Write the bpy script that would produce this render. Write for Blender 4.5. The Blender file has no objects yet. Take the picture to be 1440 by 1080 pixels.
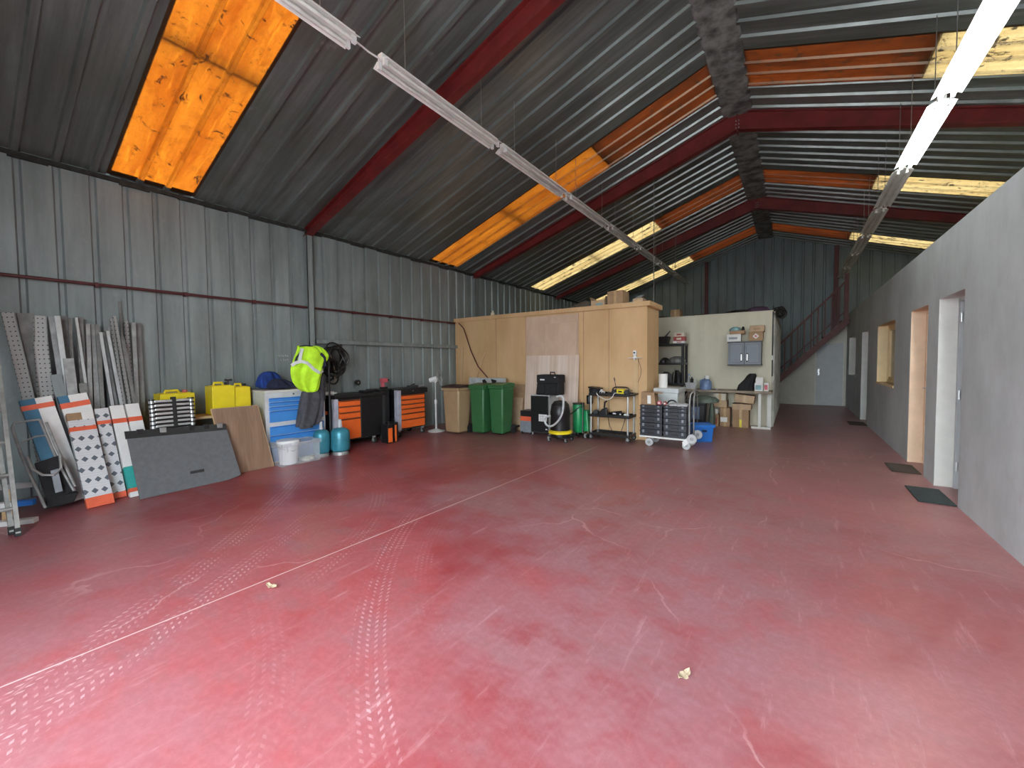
import bpy, bmesh, math, random
from mathutils import Vector, Matrix, Euler, noise
PI = math.pi
rnd = random.Random(7)
S = bpy.context.scene
COL = S.collection
H = 1.45                                    # eye height of the photographer

# ------------------------------------------------------------------ camera
FPX, YAW, PITCH, ROLL, CX, CY = 566.665, 34.683, -2.298, -0.53, 4.1, -7.5
_y, _p, _r = map(math.radians, (YAW, PITCH, ROLL))
_F = Vector((-math.sin(_y)*math.cos(_p), math.cos(_y)*math.cos(_p), math.sin(_p)))
_R0 = Vector((math.cos(_y), math.sin(_y), 0)); _U0 = _R0.cross(_F)
_R = _R0*math.cos(_r) + _U0*math.sin(_r); _U = -_R0*math.sin(_r) + _U0*math.cos(_r)
cd = bpy.data.cameras.new('camera'); cam = bpy.data.objects.new('camera', cd); COL.objects.link(cam)
m = Matrix.Identity(4)
for i in range(3):
    m[i][0], m[i][1], m[i][2] = _R[i], _U[i], -_F[i]
m[2][3] = H
cam.matrix_world = m
cd.sensor_fit = 'HORIZONTAL'; cd.sensor_width = 36; cd.lens = FPX*36/1440
cd.shift_x = -CX/1440; cd.shift_y = CY/1440
cd.clip_start = .05; cd.clip_end = 300
S.camera = cam

def at(px, py, ax, val):
    """point of the room seen at a spot of the photograph, on the plane axis = val"""
    d = _F + _R*((px-720-CX)/FPX) - _U*((py-540-CY)/FPX)
    o = Vector((0, 0, H))
    return o + d*((val-o[ax])/d[ax])

# ------------------------------------------------------------------ world, light, exposure
W = bpy.data.worlds.new('overcast_sky'); S.world = W; W.use_nodes = True
bg = W.node_tree.nodes['Background']
bg.inputs[0].default_value = (.86, .94, 1.0, 1); bg.inputs[1].default_value = 6.5
S.view_settings.view_transform = 'Standard'; S.view_settings.look = 'None'
S.view_settings.exposure = 0.95; S.view_settings.gamma = 1.0
try: S.view_settings.use_curve_mapping = False
except Exception: pass
cy = S.cycles
cy.use_denoising = True; cy.max_bounces = 8; cy.diffuse_bounces = 5; cy.glossy_bounces = 3
cy.transmission_bounces = 6; cy.transparent_max_bounces = 8; cy.sample_clamp_indirect = 6
cy.caustics_reflective = False; cy.caustics_refractive = False
pl = bpy.data.lights.new('doorway_daylight', 'AREA'); pl.shape = 'RECTANGLE'; pl.size = 4.6; pl.size_y = 3.8
pl.cycles.is_portal = True
po = bpy.data.objects.new('doorway_daylight', pl); COL.objects.link(po)
po.location = (-.95, -1.26, 1.9); po.rotation_euler = (PI/2, 0, PI)

# ------------------------------------------------------------------ materials
MATS = {}
class NT:
    def __init__(s, name):
        s.m = bpy.data.materials.new(name); s.m.use_nodes = True; s.t = s.m.node_tree
        s.b = s.t.nodes['Principled BSDF']; s.out = s.t.nodes['Material Output']
        s.tc = s.t.nodes.new('ShaderNodeTexCoord')
    def n(s, k, **kw):
        o = s.t.nodes.new('ShaderNode'+k)
        for a, v in kw.items(): setattr(o, a, v)
        return o
    def l(s, a, b): s.t.links.new(a, b)
    def math(s, op, a, b=None, c=None, clamp=False):
        o = s.n('Math', operation=op); o.use_clamp = clamp
        for i, v in enumerate((a, b, c)):
            if v is None: continue
            if isinstance(v, (int, float)): o.inputs[i].default_value = v
            else: s.l(v, o.inputs[i])
        return o.outputs[0]
    def noise(s, scale, detail=3, rough=.55, vec=None, dist=0):
        o = s.n('TexNoise'); o.inputs['Scale'].default_value = scale; o.inputs['Detail'].default_value = detail
        o.inputs['Roughness'].default_value = rough; o.inputs['Distortion'].default_value = dist
        s.l(vec if vec is not None else s.tc.outputs['Object'], o.inputs['Vector']); return o.outputs[0]
    def ramp(s, f, a, b, ca=0., cb=1.):
        o = s.n('MapRange'); o.interpolation_type = 'SMOOTHSTEP'
        s.l(f, o.inputs[0]); o.inputs[1].default_value = a; o.inputs[2].default_value = b
        o.inputs[3].default_value = ca; o.inputs[4].default_value = cb; return o.outputs[0]
    def mix(s, f, a, b, mode='MIX'):
        o = s.n('MixRGB', blend_type=mode)
        for i, v in enumerate((f, a, b)):
            if isinstance(v, (int, float)): o.inputs[i].default_value = v
            elif isinstance(v, tuple): o.inputs[i].default_value = v+(1,) if len(v) == 3 else v
            else: s.l(v, o.inputs[i])
        return o.outputs[0]
    def scalevec(s, v, sc, rot=(0, 0, 0)):
        o = s.n('Mapping'); s.l(v, o.inputs[0]); o.inputs['Scale'].default_value = sc; o.inputs['Rotation'].default_value = rot
        return o.outputs[0]
    def bump(s, h, st, d=.01):
        o = s.n('Bump'); o.inputs['Strength'].default_value = st; o.inputs['Distance'].default_value = d
        s.l(h, o.inputs['Height']); s.l(o.outputs[0], s.b.inputs['Normal'])
def dk(c, k): return tuple(x*k for x in c)
def mat(name, col, rough=.5, metal=0., var=.18, scale=6., bump=0., stretch=None, alpha=None, trans=None, spec=None):
    if name in MATS: return MATS[name]
    t = NT(name)
    v = t.tc.outputs['Object']
    if stretch: v = t.scalevec(v, stretch)
    nz = t.noise(scale, 4, .6, v)
    c = t.mix(t.ramp(nz, .3, .7), dk(col, 1-var), dk(col, 1+var*.6))
    t.l(c, t.b.inputs['Base Color']); t.b.inputs['Roughness'].default_value = rough; t.b.inputs['Metallic'].default_value = metal
    if spec is not None: t.b.inputs['Specular IOR Level'].default_value = spec
    if bump: t.bump(nz, bump)
    if alpha is not None: t.b.inputs['Alpha'].default_value = alpha
    if trans: t.b.inputs['Transmission Weight'].default_value = trans
    MATS[name] = t.m; return t.m

def m_floor():
    t = NT('red_painted_concrete'); O = t.tc.outputs['Object']
    sx = t.n('SeparateXYZ'); t.l(O, sx.inputs[0]); X, Y = sx.outputs[0], sx.outputs[1]
    n1 = t.noise(.55, 6, .6, dist=.6); n2 = t.noise(.27, 4, .6, vec=t.scalevec(O, (1, 1, 1), (0, 0, .8)))
    n3 = t.noise(3.2, 9, .68); n4 = t.noise(26, 6, .75); n5 = t.noise(1.3, 9, .7, vec=t.scalevec(O, (1, 2.2, 1), (0, 0, .75)))
    c = t.mix(t.ramp(n1, .42, .58), (.31, .032, .036), (.43, .095, .102))
    grey = t.math('MULTIPLY', t.ramp(n2, .43, .57), t.ramp(n3, .3, .6, .35, 1.), clamp=True)
    far = t.ramp(Y, 2.2, 7.5, 0., 1.)                         # colour shifts to a dull brown grey deeper in
    greyed = t.math('MAXIMUM', t.math('MULTIPLY', grey, .85), t.math('MULTIPLY', far, t.ramp(n3, .25, .7, .70, .95)))
    c = t.mix(greyed, c, t.mix(far, (.36, .19, .215), (.215, .138, .130)))
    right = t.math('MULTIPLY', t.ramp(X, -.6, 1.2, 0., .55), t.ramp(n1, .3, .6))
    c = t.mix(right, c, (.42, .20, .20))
    pale_near = t.math('MULTIPLY', t.ramp(t.math('ADD', n3, t.ramp(Y, .2, 3.0, .16, 0.)), .42, .76), t.ramp(Y, 0.2, 3.4, .66, .12))  # paler pink tone towards the doorway, broken up by noise
    c = t.mix(pale_near, c, (.40, .155, .178))
    c = t.mix(t.math('MULTIPLY', t.ramp(n5, .5, .68), .45), c, (.30, .17, .18))
    c = t.mix(t.math('MULTIPLY', t.ramp(n4, .35, .6), .22), c, (.20, .03, .035))
    # streaks dragged across the slab
    st = t.noise(2.2, 7, .72, vec=t.scalevec(O, (6, .8, 1), (0, 0, -.7)))
    c = t.mix(t.math('MULTIPLY', t.ramp(st, .55, .78), .4), c, (.70, .45, .47))
    sp = t.ramp(n4, .64, .78); c = t.mix(t.math('MULTIPLY', sp, .5), c, (.82, .55, .56))
    # hairline cracks
    wob = t.n('VectorMath', operation='ADD'); t.l(O, wob.inputs[0])
    nv = t.n('TexNoise'); nv.inputs['Scale'].default_value = 1.8; nv.inputs['Detail'].default_value = 6
    t.l(O, nv.inputs['Vector']); sc = t.n('VectorMath', operation='SCALE'); t.l(nv.outputs['Color'], sc.inputs[0]); sc.inputs['Scale'].default_value = .45
    t.l(sc.outputs[0], wob.inputs[1])
    vo = t.n('TexVoronoi', feature='DISTANCE_TO_EDGE'); vo.inputs['Scale'].default_value = .42; t.l(wob.outputs[0], vo.inputs['Vector'])
    cr = t.math('MULTIPLY', t.ramp(vo.outputs['Distance'], .0012, .0042, 1., 0.), t.ramp(t.noise(1.1, 2), .46, .6))
    c = t.mix(t.math('MULTIPLY', cr, .28), c, (.78, .5, .5))
    # tyre prints: arcs of tread bars
    def arc(A, B, C_, w, ylo, yhi, k, per=.042):
        ax, ay = A; bx, by = B; cx, cy_ = C_
        d = 2*(ax*(by-cy_)+bx*(cy_-ay)+cx*(ay-by))
        ux = ((ax*ax+ay*ay)*(by-cy_)+(bx*bx+by*by)*(cy_-ay)+(cx*cx+cy_*cy_)*(ay-by))/d
        uy = ((ax*ax+ay*ay)*(cx-bx)+(bx*bx+by*by)*(ax-cx)+(cx*cx+cy_*cy_)*(bx-ax))/d
        Rr = math.hypot(ax-ux, ay-uy)
        dx = t.math('SUBTRACT', X, ux); dy = t.math('SUBTRACT', Y, uy)
        rr = t.math('SQRT', t.math('ADD', t.math('MULTIPLY', dx, dx), t.math('MULTIPLY', dy, dy)))
        v = t.math('SUBTRACT', rr, Rr); av = t.math('ABSOLUTE', v)
        u = t.math('ADD', t.math('MULTIPLY', t.math('ARCTAN2', dy, dx), Rr), t.math('MULTIPLY', av, .9))
        inb = t.ramp(av, w*.8, w, 1., 0.)
        bars = t.ramp(t.math('SINE', t.math('MULTIPLY', u, 2*PI/per)), .1, .5)
        rows = t.ramp(t.math('SINE', t.math('MULTIPLY', v, 2*PI/(w*.42))), .2, .6)
        msk = t.math('MULTIPLY', t.ramp(Y, ylo, ylo+.5), t.ramp(Y, yhi-.7, yhi, 1., 0.))
        msk = t.math('MULTIPLY', msk, t.math('MULTIPLY', t.ramp(n3, .38, .6), t.ramp(n4, .35, .6, .3, 1.)))
        f = t.math('MULTIPLY', t.math('MULTIPLY', inb, bars), t.math('MULTIPLY', rows, msk))
        return t.math('MULTIPLY', f, k*.62)
    for a in (((-4.58, 2.11), (-3.36, .88), (-2.73, .11), .11, -.5, 3.2, .8), ((-4.24, 2.62), (-3.06, .98), (-2.5, .15), .10, -.4, 4.0, .75),
              ((-2.83, 2.35), (-2.06, 1.46), (-1.6, 1.10), .10, .6, 3.0, .7), ((-2.55, 2.45), (-1.85, 1.66), (-1.35, 1.35), .08, 1.3, 2.9, .4),
              ((-5.2, 3.4), (-4.1, 3.0), (-2.6, 1.2), .1, 1.2, 4.4, .5), ((-2.1, .9), (-1.5, .55), (-1.0, .1), .1, -.4, 1.4, .3)):
        c = t.mix(arc(*a), c, (.86, .60, .62))
    # sawn joint filled pale
    j = t.math('ADD', X, t.math('MULTIPLY_ADD', Y, -.03, 2.94))
    jl = t.math('MULTIPLY', t.ramp(t.math('ABSOLUTE', j), .003, .008, 1., 0.), t.ramp(Y, 6.2, 6.6, 1., 0.))
    c = t.mix(t.math('MULTIPLY', jl, .75), c, (.78, .60, .58))
    t.l(c, t.b.inputs['Base Color'])
    t.b.inputs['Roughness'].default_value = .36
    t.b.inputs['Specular IOR Level'].default_value = .45
    t.bump(t.math('ADD', t.math('MULTIPLY', n4, .3), n3), .12, .004)
    return t.m
def m_clad(name, col, rough, streak=.35, metal=0., bump=.05, dirt=(.09, .085, .06)):
    t = NT(name); O = t.tc.outputs['Object']
    a = t.noise(1.6, 6, .65, vec=t.scalevec(O, (2, 3, .35))); b = t.noise(14, 4, .6); d = t.noise(.7, 4, .6)
    c = t.mix(t.ramp(a, .3, .7), dk(col, .78), dk(col, 1.15))
    c = t.mix(t.math('MULTIPLY', t.ramp(d, .5, .75), streak), c, dirt)
    c = t.mix(t.math('MULTIPLY', t.ramp(b, .55, .8), .25), c, dk(col, 1.5))
    t.l(c, t.b.inputs['Base Color']); t.b.inputs['Roughness'].default_value = rough; t.b.inputs['Metallic'].default_value = metal
    t.bump(b, bump, .003); return t.m
def m_roof():
    t = NT('grey_roof_sheet'); O = t.tc.outputs['Object']
    a = t.noise(1.3, 7, .7, vec=t.scalevec(O, (.35, 5, .35))); b = t.noise(5, 6, .7); d = t.noise(.6, 5, .65, dist=.8)
    c = t.mix(t.ramp(a, .3, .72), (.105, .122, .118), (.22, .25, .245))
    c = t.mix(t.math('MULTIPLY', t.ramp(d, .46, .7), .6), c, (.13, .14, .105))
    e = t.math('MULTIPLY', t.ramp(t.noise(1.1, 6, .7), .64, .76), .55)
    c = t.mix(e, c, (.42, .43, .43))
    t.l(c, t.b.inputs['Base Color']); t.l(t.ramp(b, .3, .7, .32, .5), t.b.inputs['Roughness']); t.b.inputs['Metallic'].default_value = .35
    t.b.inputs['Coat Weight'].default_value = .8; t.b.inputs['Coat Roughness'].default_value = .16
    t.bump(b, .05, .003); return t.m
def m_sky(name, c1, c2, stain, amount, k=1.0):
    t = NT(name); O = t.tc.outputs['Object']
    a = t.noise(1.0, 7, .7, vec=t.scalevec(O, (.5, 3, .5)), dist=.6); b = t.noise(7, 6, .75)
    c = t.mix(t.ramp(a, .3, .7), c1, c2)
    c = t.mix(t.math('MULTIPLY', t.ramp(b, .45, .72), .5), c, dk(c1, .55))
    g = t.noise(30, 6, .8); c = t.mix(t.math('MULTIPLY', t.ramp(g, .42, .68), .35), c, dk(c1, .5))
    w = t.noise(2.2, 6, .75, vec=t.scalevec(O, (.9, 7, .9))); c = t.mix(t.math('MULTIPLY', t.ramp(w, .52, .72), .6), c, dk(c2, 1.5))
    s1 = t.ramp(t.noise(4.2, 7, .78, dist=1.6), .66-amount, .70-amount)
    c = t.mix(s1, c, stain)
    tr = t.n('BsdfTranslucent'); t.l(c, tr.inputs[0])
    df = t.n('BsdfDiffuse'); t.l(t.mix(.5, c, (.2, .15, .1)), df.inputs[0])
    gl = t.n('BsdfGlossy'); gl.inputs['Roughness'].default_value = .35; gl.inputs[0].default_value = (1, .8, .6, 1)
    m1 = t.n('MixShader'); m1.inputs[0].default_value = .18; t.l(tr.outputs[0], m1.inputs[1]); t.l(df.outputs[0], m1.inputs[2])
    m2 = t.n('MixShader'); m2.inputs[0].default_value = .08; t.l(m1.outputs[0], m2.inputs[1]); t.l(gl.outputs[0], m2.inputs[2])
    t.l(m2.outputs[0], t.out.inputs[0]); return t.m
def m_wood(name, c1, c2, rough=.6, st=(1, 1, .12), sc=7.):
    if name in MATS: return MATS[name]
    t = NT(name); v = t.scalevec(t.tc.outputs['Object'], st); a = t.noise(sc, 5, .6, v, .8); b = t.noise(1.2, 3)
    c = t.mix(t.ramp(a, .3, .7), c1, c2); c = t.mix(t.math('MULTIPLY', t.ramp(b, .4, .7), .3), c, dk(c1, .7))
    t.l(c, t.b.inputs['Base Color']); t.b.inputs['Roughness'].default_value = rough; t.bump(a, .08, .002)
    MATS[name] = t.m; return t.m
def m_holes():
    """punched galvanised steel: rows of dark holes on the face"""
    t = NT('punched_steel'); sx = t.n('SeparateXYZ'); t.l(t.tc.outputs['Object'], sx.inputs[0])
    def cell(o, per, off=0.):
        f = t.math('FRACT', t.math('MULTIPLY_ADD', o, 1/per, off)); return t.math('MULTIPLY', t.math('SUBTRACT', f, .5), per)
    y = cell(sx.outputs[1], .034, .5); z = cell(sx.outputs[2], .05)
    d = t.math('SQRT', t.math('ADD', t.math('MULTIPLY', y, y), t.math('MULTIPLY', z, z)))
    c = t.mix(t.ramp(d, .005, .007, 1., 0.), (.38, .38, .37), (.03, .03, .03))
    t.l(c, t.b.inputs['Base Color']); t.b.inputs['Roughness'].default_value = .5; t.b.inputs['Metallic'].default_value = .3; return t.m
def m_diamond():
    """white wrapping printed with grey checked diamonds"""
    t = NT('diamond_print_wrap'); sx = t.n('SeparateXYZ'); t.l(t.tc.outputs['Object'], sx.inputs[0])
    row = t.math('FLOOR', t.math('DIVIDE', sx.outputs[2], .105))
    y = t.math('SUBTRACT', t.math('FRACT', t.math('MULTIPLY_ADD', row, .5, t.math('DIVIDE', sx.outputs[1], .072))), .5)
    z = t.math('SUBTRACT', t.math('FRACT', t.math('DIVIDE', sx.outputs[2], .105)), .5)
    d = t.math('ADD', t.math('MULTIPLY', t.math('ABSOLUTE', y), .072), t.math('MULTIPLY', t.math('ABSOLUTE', z), .105))
    q = t.ramp(d, .026, .028, 1., 0.)
    ln = t.math('MULTIPLY', t.ramp(t.math('ABSOLUTE', t.math('SUBTRACT', t.math('ABSOLUTE', z), .38)), .02, .04, 1., 0.), .25)
    c = t.mix(ln, (.62, .64, .66), (.35, .37, .40)); c = t.mix(q, c, (.10, .12, .15))
    t.l(c, t.b.inputs['Base Color']); t.b.inputs['Roughness'].default_value = .35; return t.m
def m_emit(name, col, st):
    t = NT(name); t.b.inputs['Emission Color'].default_value = col+(1,); t.b.inputs['Emission Strength'].default_value = st
    t.b.inputs['Base Color'].default_value = (.9, .9, .9, 1)
    return t.m
def m_plaster():
    t = NT('grey_cement_render'); a = t.noise(30, 5, .7); b = t.noise(.8, 6, .65, vec=t.scalevec(t.tc.outputs['Object'], (1, 1, .6)))
    c = t.mix(t.ramp(b, .35, .65), (.47, .525, .53), (.60, .66, .67)); c = t.mix(t.math('MULTIPLY', t.ramp(t.noise(4, 5), .55, .8), .2), c, (.33, .32, .31))
    t.l(c, t.b.inputs['Base Color']); t.b.inputs['Roughness'].default_value = .9; t.bump(a, .25, .006); return t.m
def m_board(name, c1, c2, stain):
    t = NT(name); a = t.noise(1.1, 5, .6, vec=t.scalevec(t.tc.outputs['Object'], (1.5, 1, .5))); b = t.noise(9, 4)
    c = t.mix(t.ramp(a, .3, .7), c1, c2); c = t.mix(t.math('MULTIPLY', t.ramp(t.noise(2, 6, .7), .58, .78), .35), c, stain)
    t.l(c, t.b.inputs['Base Color']); t.b.inputs['Roughness'].default_value = .75; t.bump(b, .05, .003); return t.m

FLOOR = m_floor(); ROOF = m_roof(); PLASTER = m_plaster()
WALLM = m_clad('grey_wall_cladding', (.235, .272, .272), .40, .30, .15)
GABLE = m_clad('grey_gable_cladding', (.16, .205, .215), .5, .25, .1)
SK_OR = m_sky('orange_rooflight', (.095, .018, .0007), (.145, .042, .0025), (.010, .003, .001), .085)
SK_MID = m_sky('amber_rooflight', (.050, .011, .0008), (.088, .026, .002), (.008, .003, .001), .06)
SK_BR = m_sky('rusty_orange_rooflight', (.009, .0016, .0004), (.026, .0048, .0008), (.003, .002, .001), .10)
SK_YE = m_sky('cream_rooflight', (.115, .074, .026), (.155, .112, .048), (.012, .009, .005), .11)
RED = mat('oxide_red_steel', (.17, .018, .018), .45, 0, .25, 4)
DKRED = mat('dark_red_pipe_paint', (.09, .02, .022), .5, .1)
CREAMP = m_board('cream_partition_board', (.56, .53, .41), (.66, .63, .50), (.37, .33, .23))
TAN = m_board('tan_fibreboard', (.54, .34, .165), (.66, .44, .235), (.38, .22, .10))
LADM = mat('worn_ladder_aluminium', (.30, .30, .285), .5, .4, .3, 8)
WHITEP = mat('white_paint', (.66, .66, .62), .5, 0, .06)
DOORW = mat('off_white_door_paint', (.47, .50, .51), .45, 0, .06)
PEACH = mat('peach_paint', (.80, .60, .42), .6, 0, .08)
YCREAM = mat('yellow_cream_paint', (.80, .63, .36), .6, 0, .08)
PINE = m_wood('pine_wood', (.55, .36, .18), (.66, .47, .27))
WALNUT = m_wood('brown_laminate', (.21, .125, .075), (.30, .19, .125), .4, (1, 6, .5), 3)
PLYPINK = m_wood('pinkish_plywood', (.55, .38, .27), (.64, .47, .35), .6, (1.2, 1, .6), 3)
PLYPALE = m_wood('pale_striped_plywood', (.58, .42, .31), (.74, .62, .54), .55, (5, 1, .08), 2)
CARD = mat('brown_cardboard', (.36, .23, .13), .85, 0, .18, 5)
CARDL = mat('light_cardboard', (.47, .33, .21), .85, 0, .14, 5)
TAPE = mat('buff_parcel_tape', (.50, .34, .17), .35)
BLACK = mat('black_plastic', (.010, .010, .011), .42)
BLACKF = mat('black_fabric', (.014, .014, .016), .9, 0, .3, 20, .3)
RUB = mat('black_rubber', (.02, .02, .02), .8)
DGREY = mat('dark_grey_steel', (.05, .052, .055), .45, .3)
MGREY = mat('mid_grey_plastic', (.22, .24, .27), .5)
ALU = mat('aluminium', (.55, .56, .56), .35, .7, .12)
GALV = mat('galvanised_steel', (.33, .335, .33), .45, .45, .25, 9)
GALVD = mat('dull_galvanised_steel', (.20, .20, .19), .55, .3, .25, 9)
HOLES = m_holes(); DIAM = m_diamond()
WHITEM = mat('white_enamel', (.84, .86, .84), .35, 0, .05)
WHITEPL = mat('white_plastic', (.75, .76, .76), .4, 0, .05)
PAPER = mat('white_paper', (.78, .78, .76), .8, 0, .05)
ORANGE = mat('orange_enamel', (.85, .15, .025), .35, 0, .06)
ORTAPE = mat('orange_tape', (.75, .13, .06), .45, 0, .1)
BLUED = mat('blue_enamel', (.06, .27, .68), .35, 0, .06)
BLUEP = mat('blue_plastic', (.02, .16, .55), .45, 0, .08)
BLUEC = mat('royal_blue_cloth', (.012, .05, .26), .85, 0, .35, 9, .3)
NAVY = mat('navy_cloth', (.015, .02, .05), .9, 0, .3, 9, .3)
BLUEBX = mat('blue_printed_card', (.05, .17, .28), .6)
TEAL = mat('teal_printed_card', (.03, .38, .34), .6)
GREENB = mat('green_bin_plastic', (.032, .13, .045), .42, 0, .08)
GREENT = mat('bright_green_enamel', (.012, .27, .09), .35, 0, .1)
BEIGEB = mat('beige_bin_plastic', (.36, .25, .14), .5, 0, .08)
BROWNL = mat('dark_brown_lid', (.05, .025, .02), .5)
YELLOW = mat('yellow_plastic', (.85, .68, .02), .4, 0, .05)
HIVIS = mat('hi_vis_yellow_cloth', (.55, .95, .03), .75, 0, .14, 7, .2)
REFL = mat('silver_reflective_tape', (.70, .74, .74), .4)
CHAR = mat('charcoal_cloth', (.07, .072, .085), .9, 0, .3, 12, .3)
GASB = mat('blue_gas_bottle_paint', (.05, .27, .36), .32, .25)
GREYF = mat('grey_felt', (.13, .138, .145), .9, 0, .1, 20, .15)
REDP = mat('faded_red_plastic', (.55, .10, .13), .5)
CLEAR = mat('clear_plastic', (.78, .84, .90), .12, 0, .03, 4, alpha=.16)
HOSE = mat('grey_hose_plastic', (.50, .52, .53), .45)
BENCHW = m_wood('worn_bench_board', (.23, .18, .13), (.33, .26, .19))
CONC = mat('dusty_ridge_steel', (.21, .22, .215), .6, .1, .75, 4, .2)
MATG = mat('dark_door_mat', (.035, .045, .045), .95, 0, .3, 40, .5)
MATB = mat('brown_door_mat', (.055, .04, .03), .95, 0, .3, 40, .5)
GLASS = mat('dim_window_glass', (.35, .36, .34), .1, 0, .05, 2, alpha=.55)
JUGB = mat('blue_grey_jug_plastic', (.16, .24, .42), .4)
TUBEOFF = mat('unlit_tube_glass', (.66, .67, .64), .3)
TUBEON = m_emit('lit_tube_glass', (.93, 1.0, .97), 42)
PURPLE = mat('dusty_purple_cloth', (.06, .03, .06), .9)
LEAFM = mat('dry_leaf', (.50, .40, .27), .8)
RIBW = mat('worn_white_panel', (.42, .41, .36), .6, 0, .3, 3)
GROUND = mat('outdoor_concrete', (.55, .54, .51), .9)
CABG = mat('cabinet_grey_plastic', (.17, .19, .225), .5, 0, .06)
TEALC = mat('pale_teal_plastic', (.20, .35, .38), .5)
REDCARD = mat('red_printed_card', (.34, .05, .05), .6)
YELLAB = mat('yellow_sticker', (.80, .68, .05), .5)
KITW = mat('worn_white_enamel', (.58, .61, .62), .4, 0, .1)

# ------------------------------------------------------------------ mesh helpers
class MB:
    def __init__(s, off=(0, 0, 0)): s.bm = bmesh.new(); s.o = Vector(off)
    def v(s, p): return s.bm.verts.new(Vector(p)-s.o)
    def face(s, vs):
        try: return s.bm.faces.new(vs)
        except ValueError: return None
    def hexa(s, p8):
        """eight corners: bottom loop of four, top loop of four"""
        v = [s.v(p) for p in p8]
        for f in ((3, 2, 1, 0), (4, 5, 6, 7), (0, 1, 5, 4), (1, 2, 6, 5), (2, 3, 7, 6), (3, 0, 4, 7)): s.face([v[i] for i in f])
        return s
    def box(s, x0, x1, y0, y1, z0, z1, M=None, taper=0.):
        q = []
        for z, k in ((z0, taper), (z1, 0)):
            q += [Vector(p) for p in ((x0+k, y0+k, z), (x1-k, y0+k, z), (x1-k, y1-k, z), (x0+k, y1-k, z))]
        if M is not None: q = [M @ p for p in q]
        return s.hexa(q)
    def cyl(s, a, b, r, r2=None, n=16, caps=True):
        a, b = Vector(a), Vector(b); d = (b-a).normalized(); u = d.orthogonal().normalized(); w = d.cross(u); r2 = r if r2 is None else r2
        A = [s.v(a+(u*math.cos(t)+w*math.sin(t))*r) for t in [2*PI*i/n for i in range(n)]]
        B = [s.v(b+(u*math.cos(t)+w*math.sin(t))*r2) for t in [2*PI*i/n for i in range(n)]]
        for i in range(n): s.face([A[i], A[(i+1) % n], B[(i+1) % n], B[i]])
        if caps: s.face(A[::-1]); s.face(B)
        return s
    def tube(s, pts, r, n=8, closed=False):
        P = [Vector(p) for p in pts]; rings = []; N = len(P); u = None
        for i, p in enumerate(P):
            a = P[(i-1) % N] if closed or i else P[0]; b = P[(i+1) % N] if closed or i < N-1 else P[-1]
            d = (b-a).normalized()
            u = d.orthogonal().normalized() if u is None else (u-d*u.dot(d)).normalized()
            w = d.cross(u); rings.append([s.v(p+(u*math.cos(t)+w*math.sin(t))*r) for t in [2*PI*k/n for k in range(n)]])
        for i in range(N if closed else N-1):
            A, B = rings[i], rings[(i+1) % N]
            for k in range(n): s.face([A[k], A[(k+1) % n], B[(k+1) % n], B[k]])
        if not closed: s.face(rings[0][::-1]); s.face(rings[-1])
        return s
    def lathe(s, prof, c=(0, 0, 0), n=24):
        c = Vector(c); rings = []
        for r, z in prof: rings.append([s.v(c+Vector((r*math.cos(2*PI*k/n), r*math.sin(2*PI*k/n), z))) for k in range(n)])
        for A, B in zip(rings, rings[1:]):
            for k in range(n): s.face([A[k], A[(k+1) % n], B[(k+1) % n], B[k]])
        s.face(rings[0][::-1]); s.face(rings[-1]); return s
    def prism(s, poly, y0, y1, ax=1):
        """polygon in the other two axes, extruded along ax"""
        def P(a, b, t): return {1: (a, t, b), 0: (t, a, b), 2: (a, b, t)}[ax]
        A = [s.v(P(a, b, y0)) for a, b in poly]; B = [s.v(P(a, b, y1)) for a, b in poly]; n = len(poly)
        for i in range(n): s.face([A[i], A[(i+1) % n], B[(i+1) % n], B[i]])
        s.face(A[::-1]); s.face(B); return s
    def loft(s, rows, n=24, fold=.0, fk=5, seed=0., axis='z'):
        """soft body: rows of (centre, half width along y, half depth along x)"""
        rings = []
        for i, (c, hy, hx) in enumerate(rows):
            c = Vector(c); ring = []
            for k in range(n):
                t = 2*PI*k/n; f = 1+fold*math.sin(fk*t+seed+i*.35)+fold*.8*math.sin(2.3*fk*t+1.7*seed-i*.5)
                ca, sa = math.cos(t), math.sin(t)
                ca = math.copysign(abs(ca)**.75, ca); sa = math.copysign(abs(sa)**.75, sa)
                ring.append(s.v(c+Vector((hx*sa*f, hy*ca*(1+(f-1)*.4), 0))))
            rings.append(ring)
        for A, B in zip(rings, rings[1:]):
            for k in range(n): s.face([A[k], A[(k+1) % n], B[(k+1) % n], B[k]])
        s.face(rings[0][::-1]); s.face(rings[-1]); return s
    def build(s, name, material, parent=None, bev=0., smooth=False, sub=0):
        bmesh.ops.recalc_face_normals(s.bm, faces=s.bm.faces)
        me = bpy.data.meshes.new(name); s.bm.to_mesh(me); s.bm.free()
        o = bpy.data.objects.new(name, me); COL.objects.link(o); me.materials.append(material)
        if parent is not None: o.parent = parent
        elif s.o.length: o.location = s.o
        if smooth:
            for p in me.polygons: p.use_smooth = True
            try: me.set_sharp_from_angle(angle=.7)
            except Exception: pass
        if bev:
            b = o.modifiers.new('bevel', 'BEVEL'); b.width = bev; b.segments = 2; b.limit_method = 'ANGLE'
        if sub:
            b = o.modifiers.new('sub', 'SUBSURF'); b.levels = b.render_levels = sub
        return o
def struct(o, label=None):
    o['kind'] = 'structure'
    if label: o['label'] = label
    return o
def thing(name, label, cat, loc=(0, 0, 0), rz=0., group=None):
    o = bpy.data.objects.new(name, None); COL.objects.link(o); o.location = loc; o.rotation_euler = (0, 0, rz)
    o['label'] = label; o['category'] = cat
    if group: o['group'] = group
    o.empty_display_size = .1; return o
def tag(o, label, cat, group=None, kind=None):
    o['label'] = label; o['category'] = cat
    if group: o['group'] = group
    if kind: o['kind'] = kind
    return o
def kids(o): return [c for c in bpy.data.objects if c.parent == o]
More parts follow.
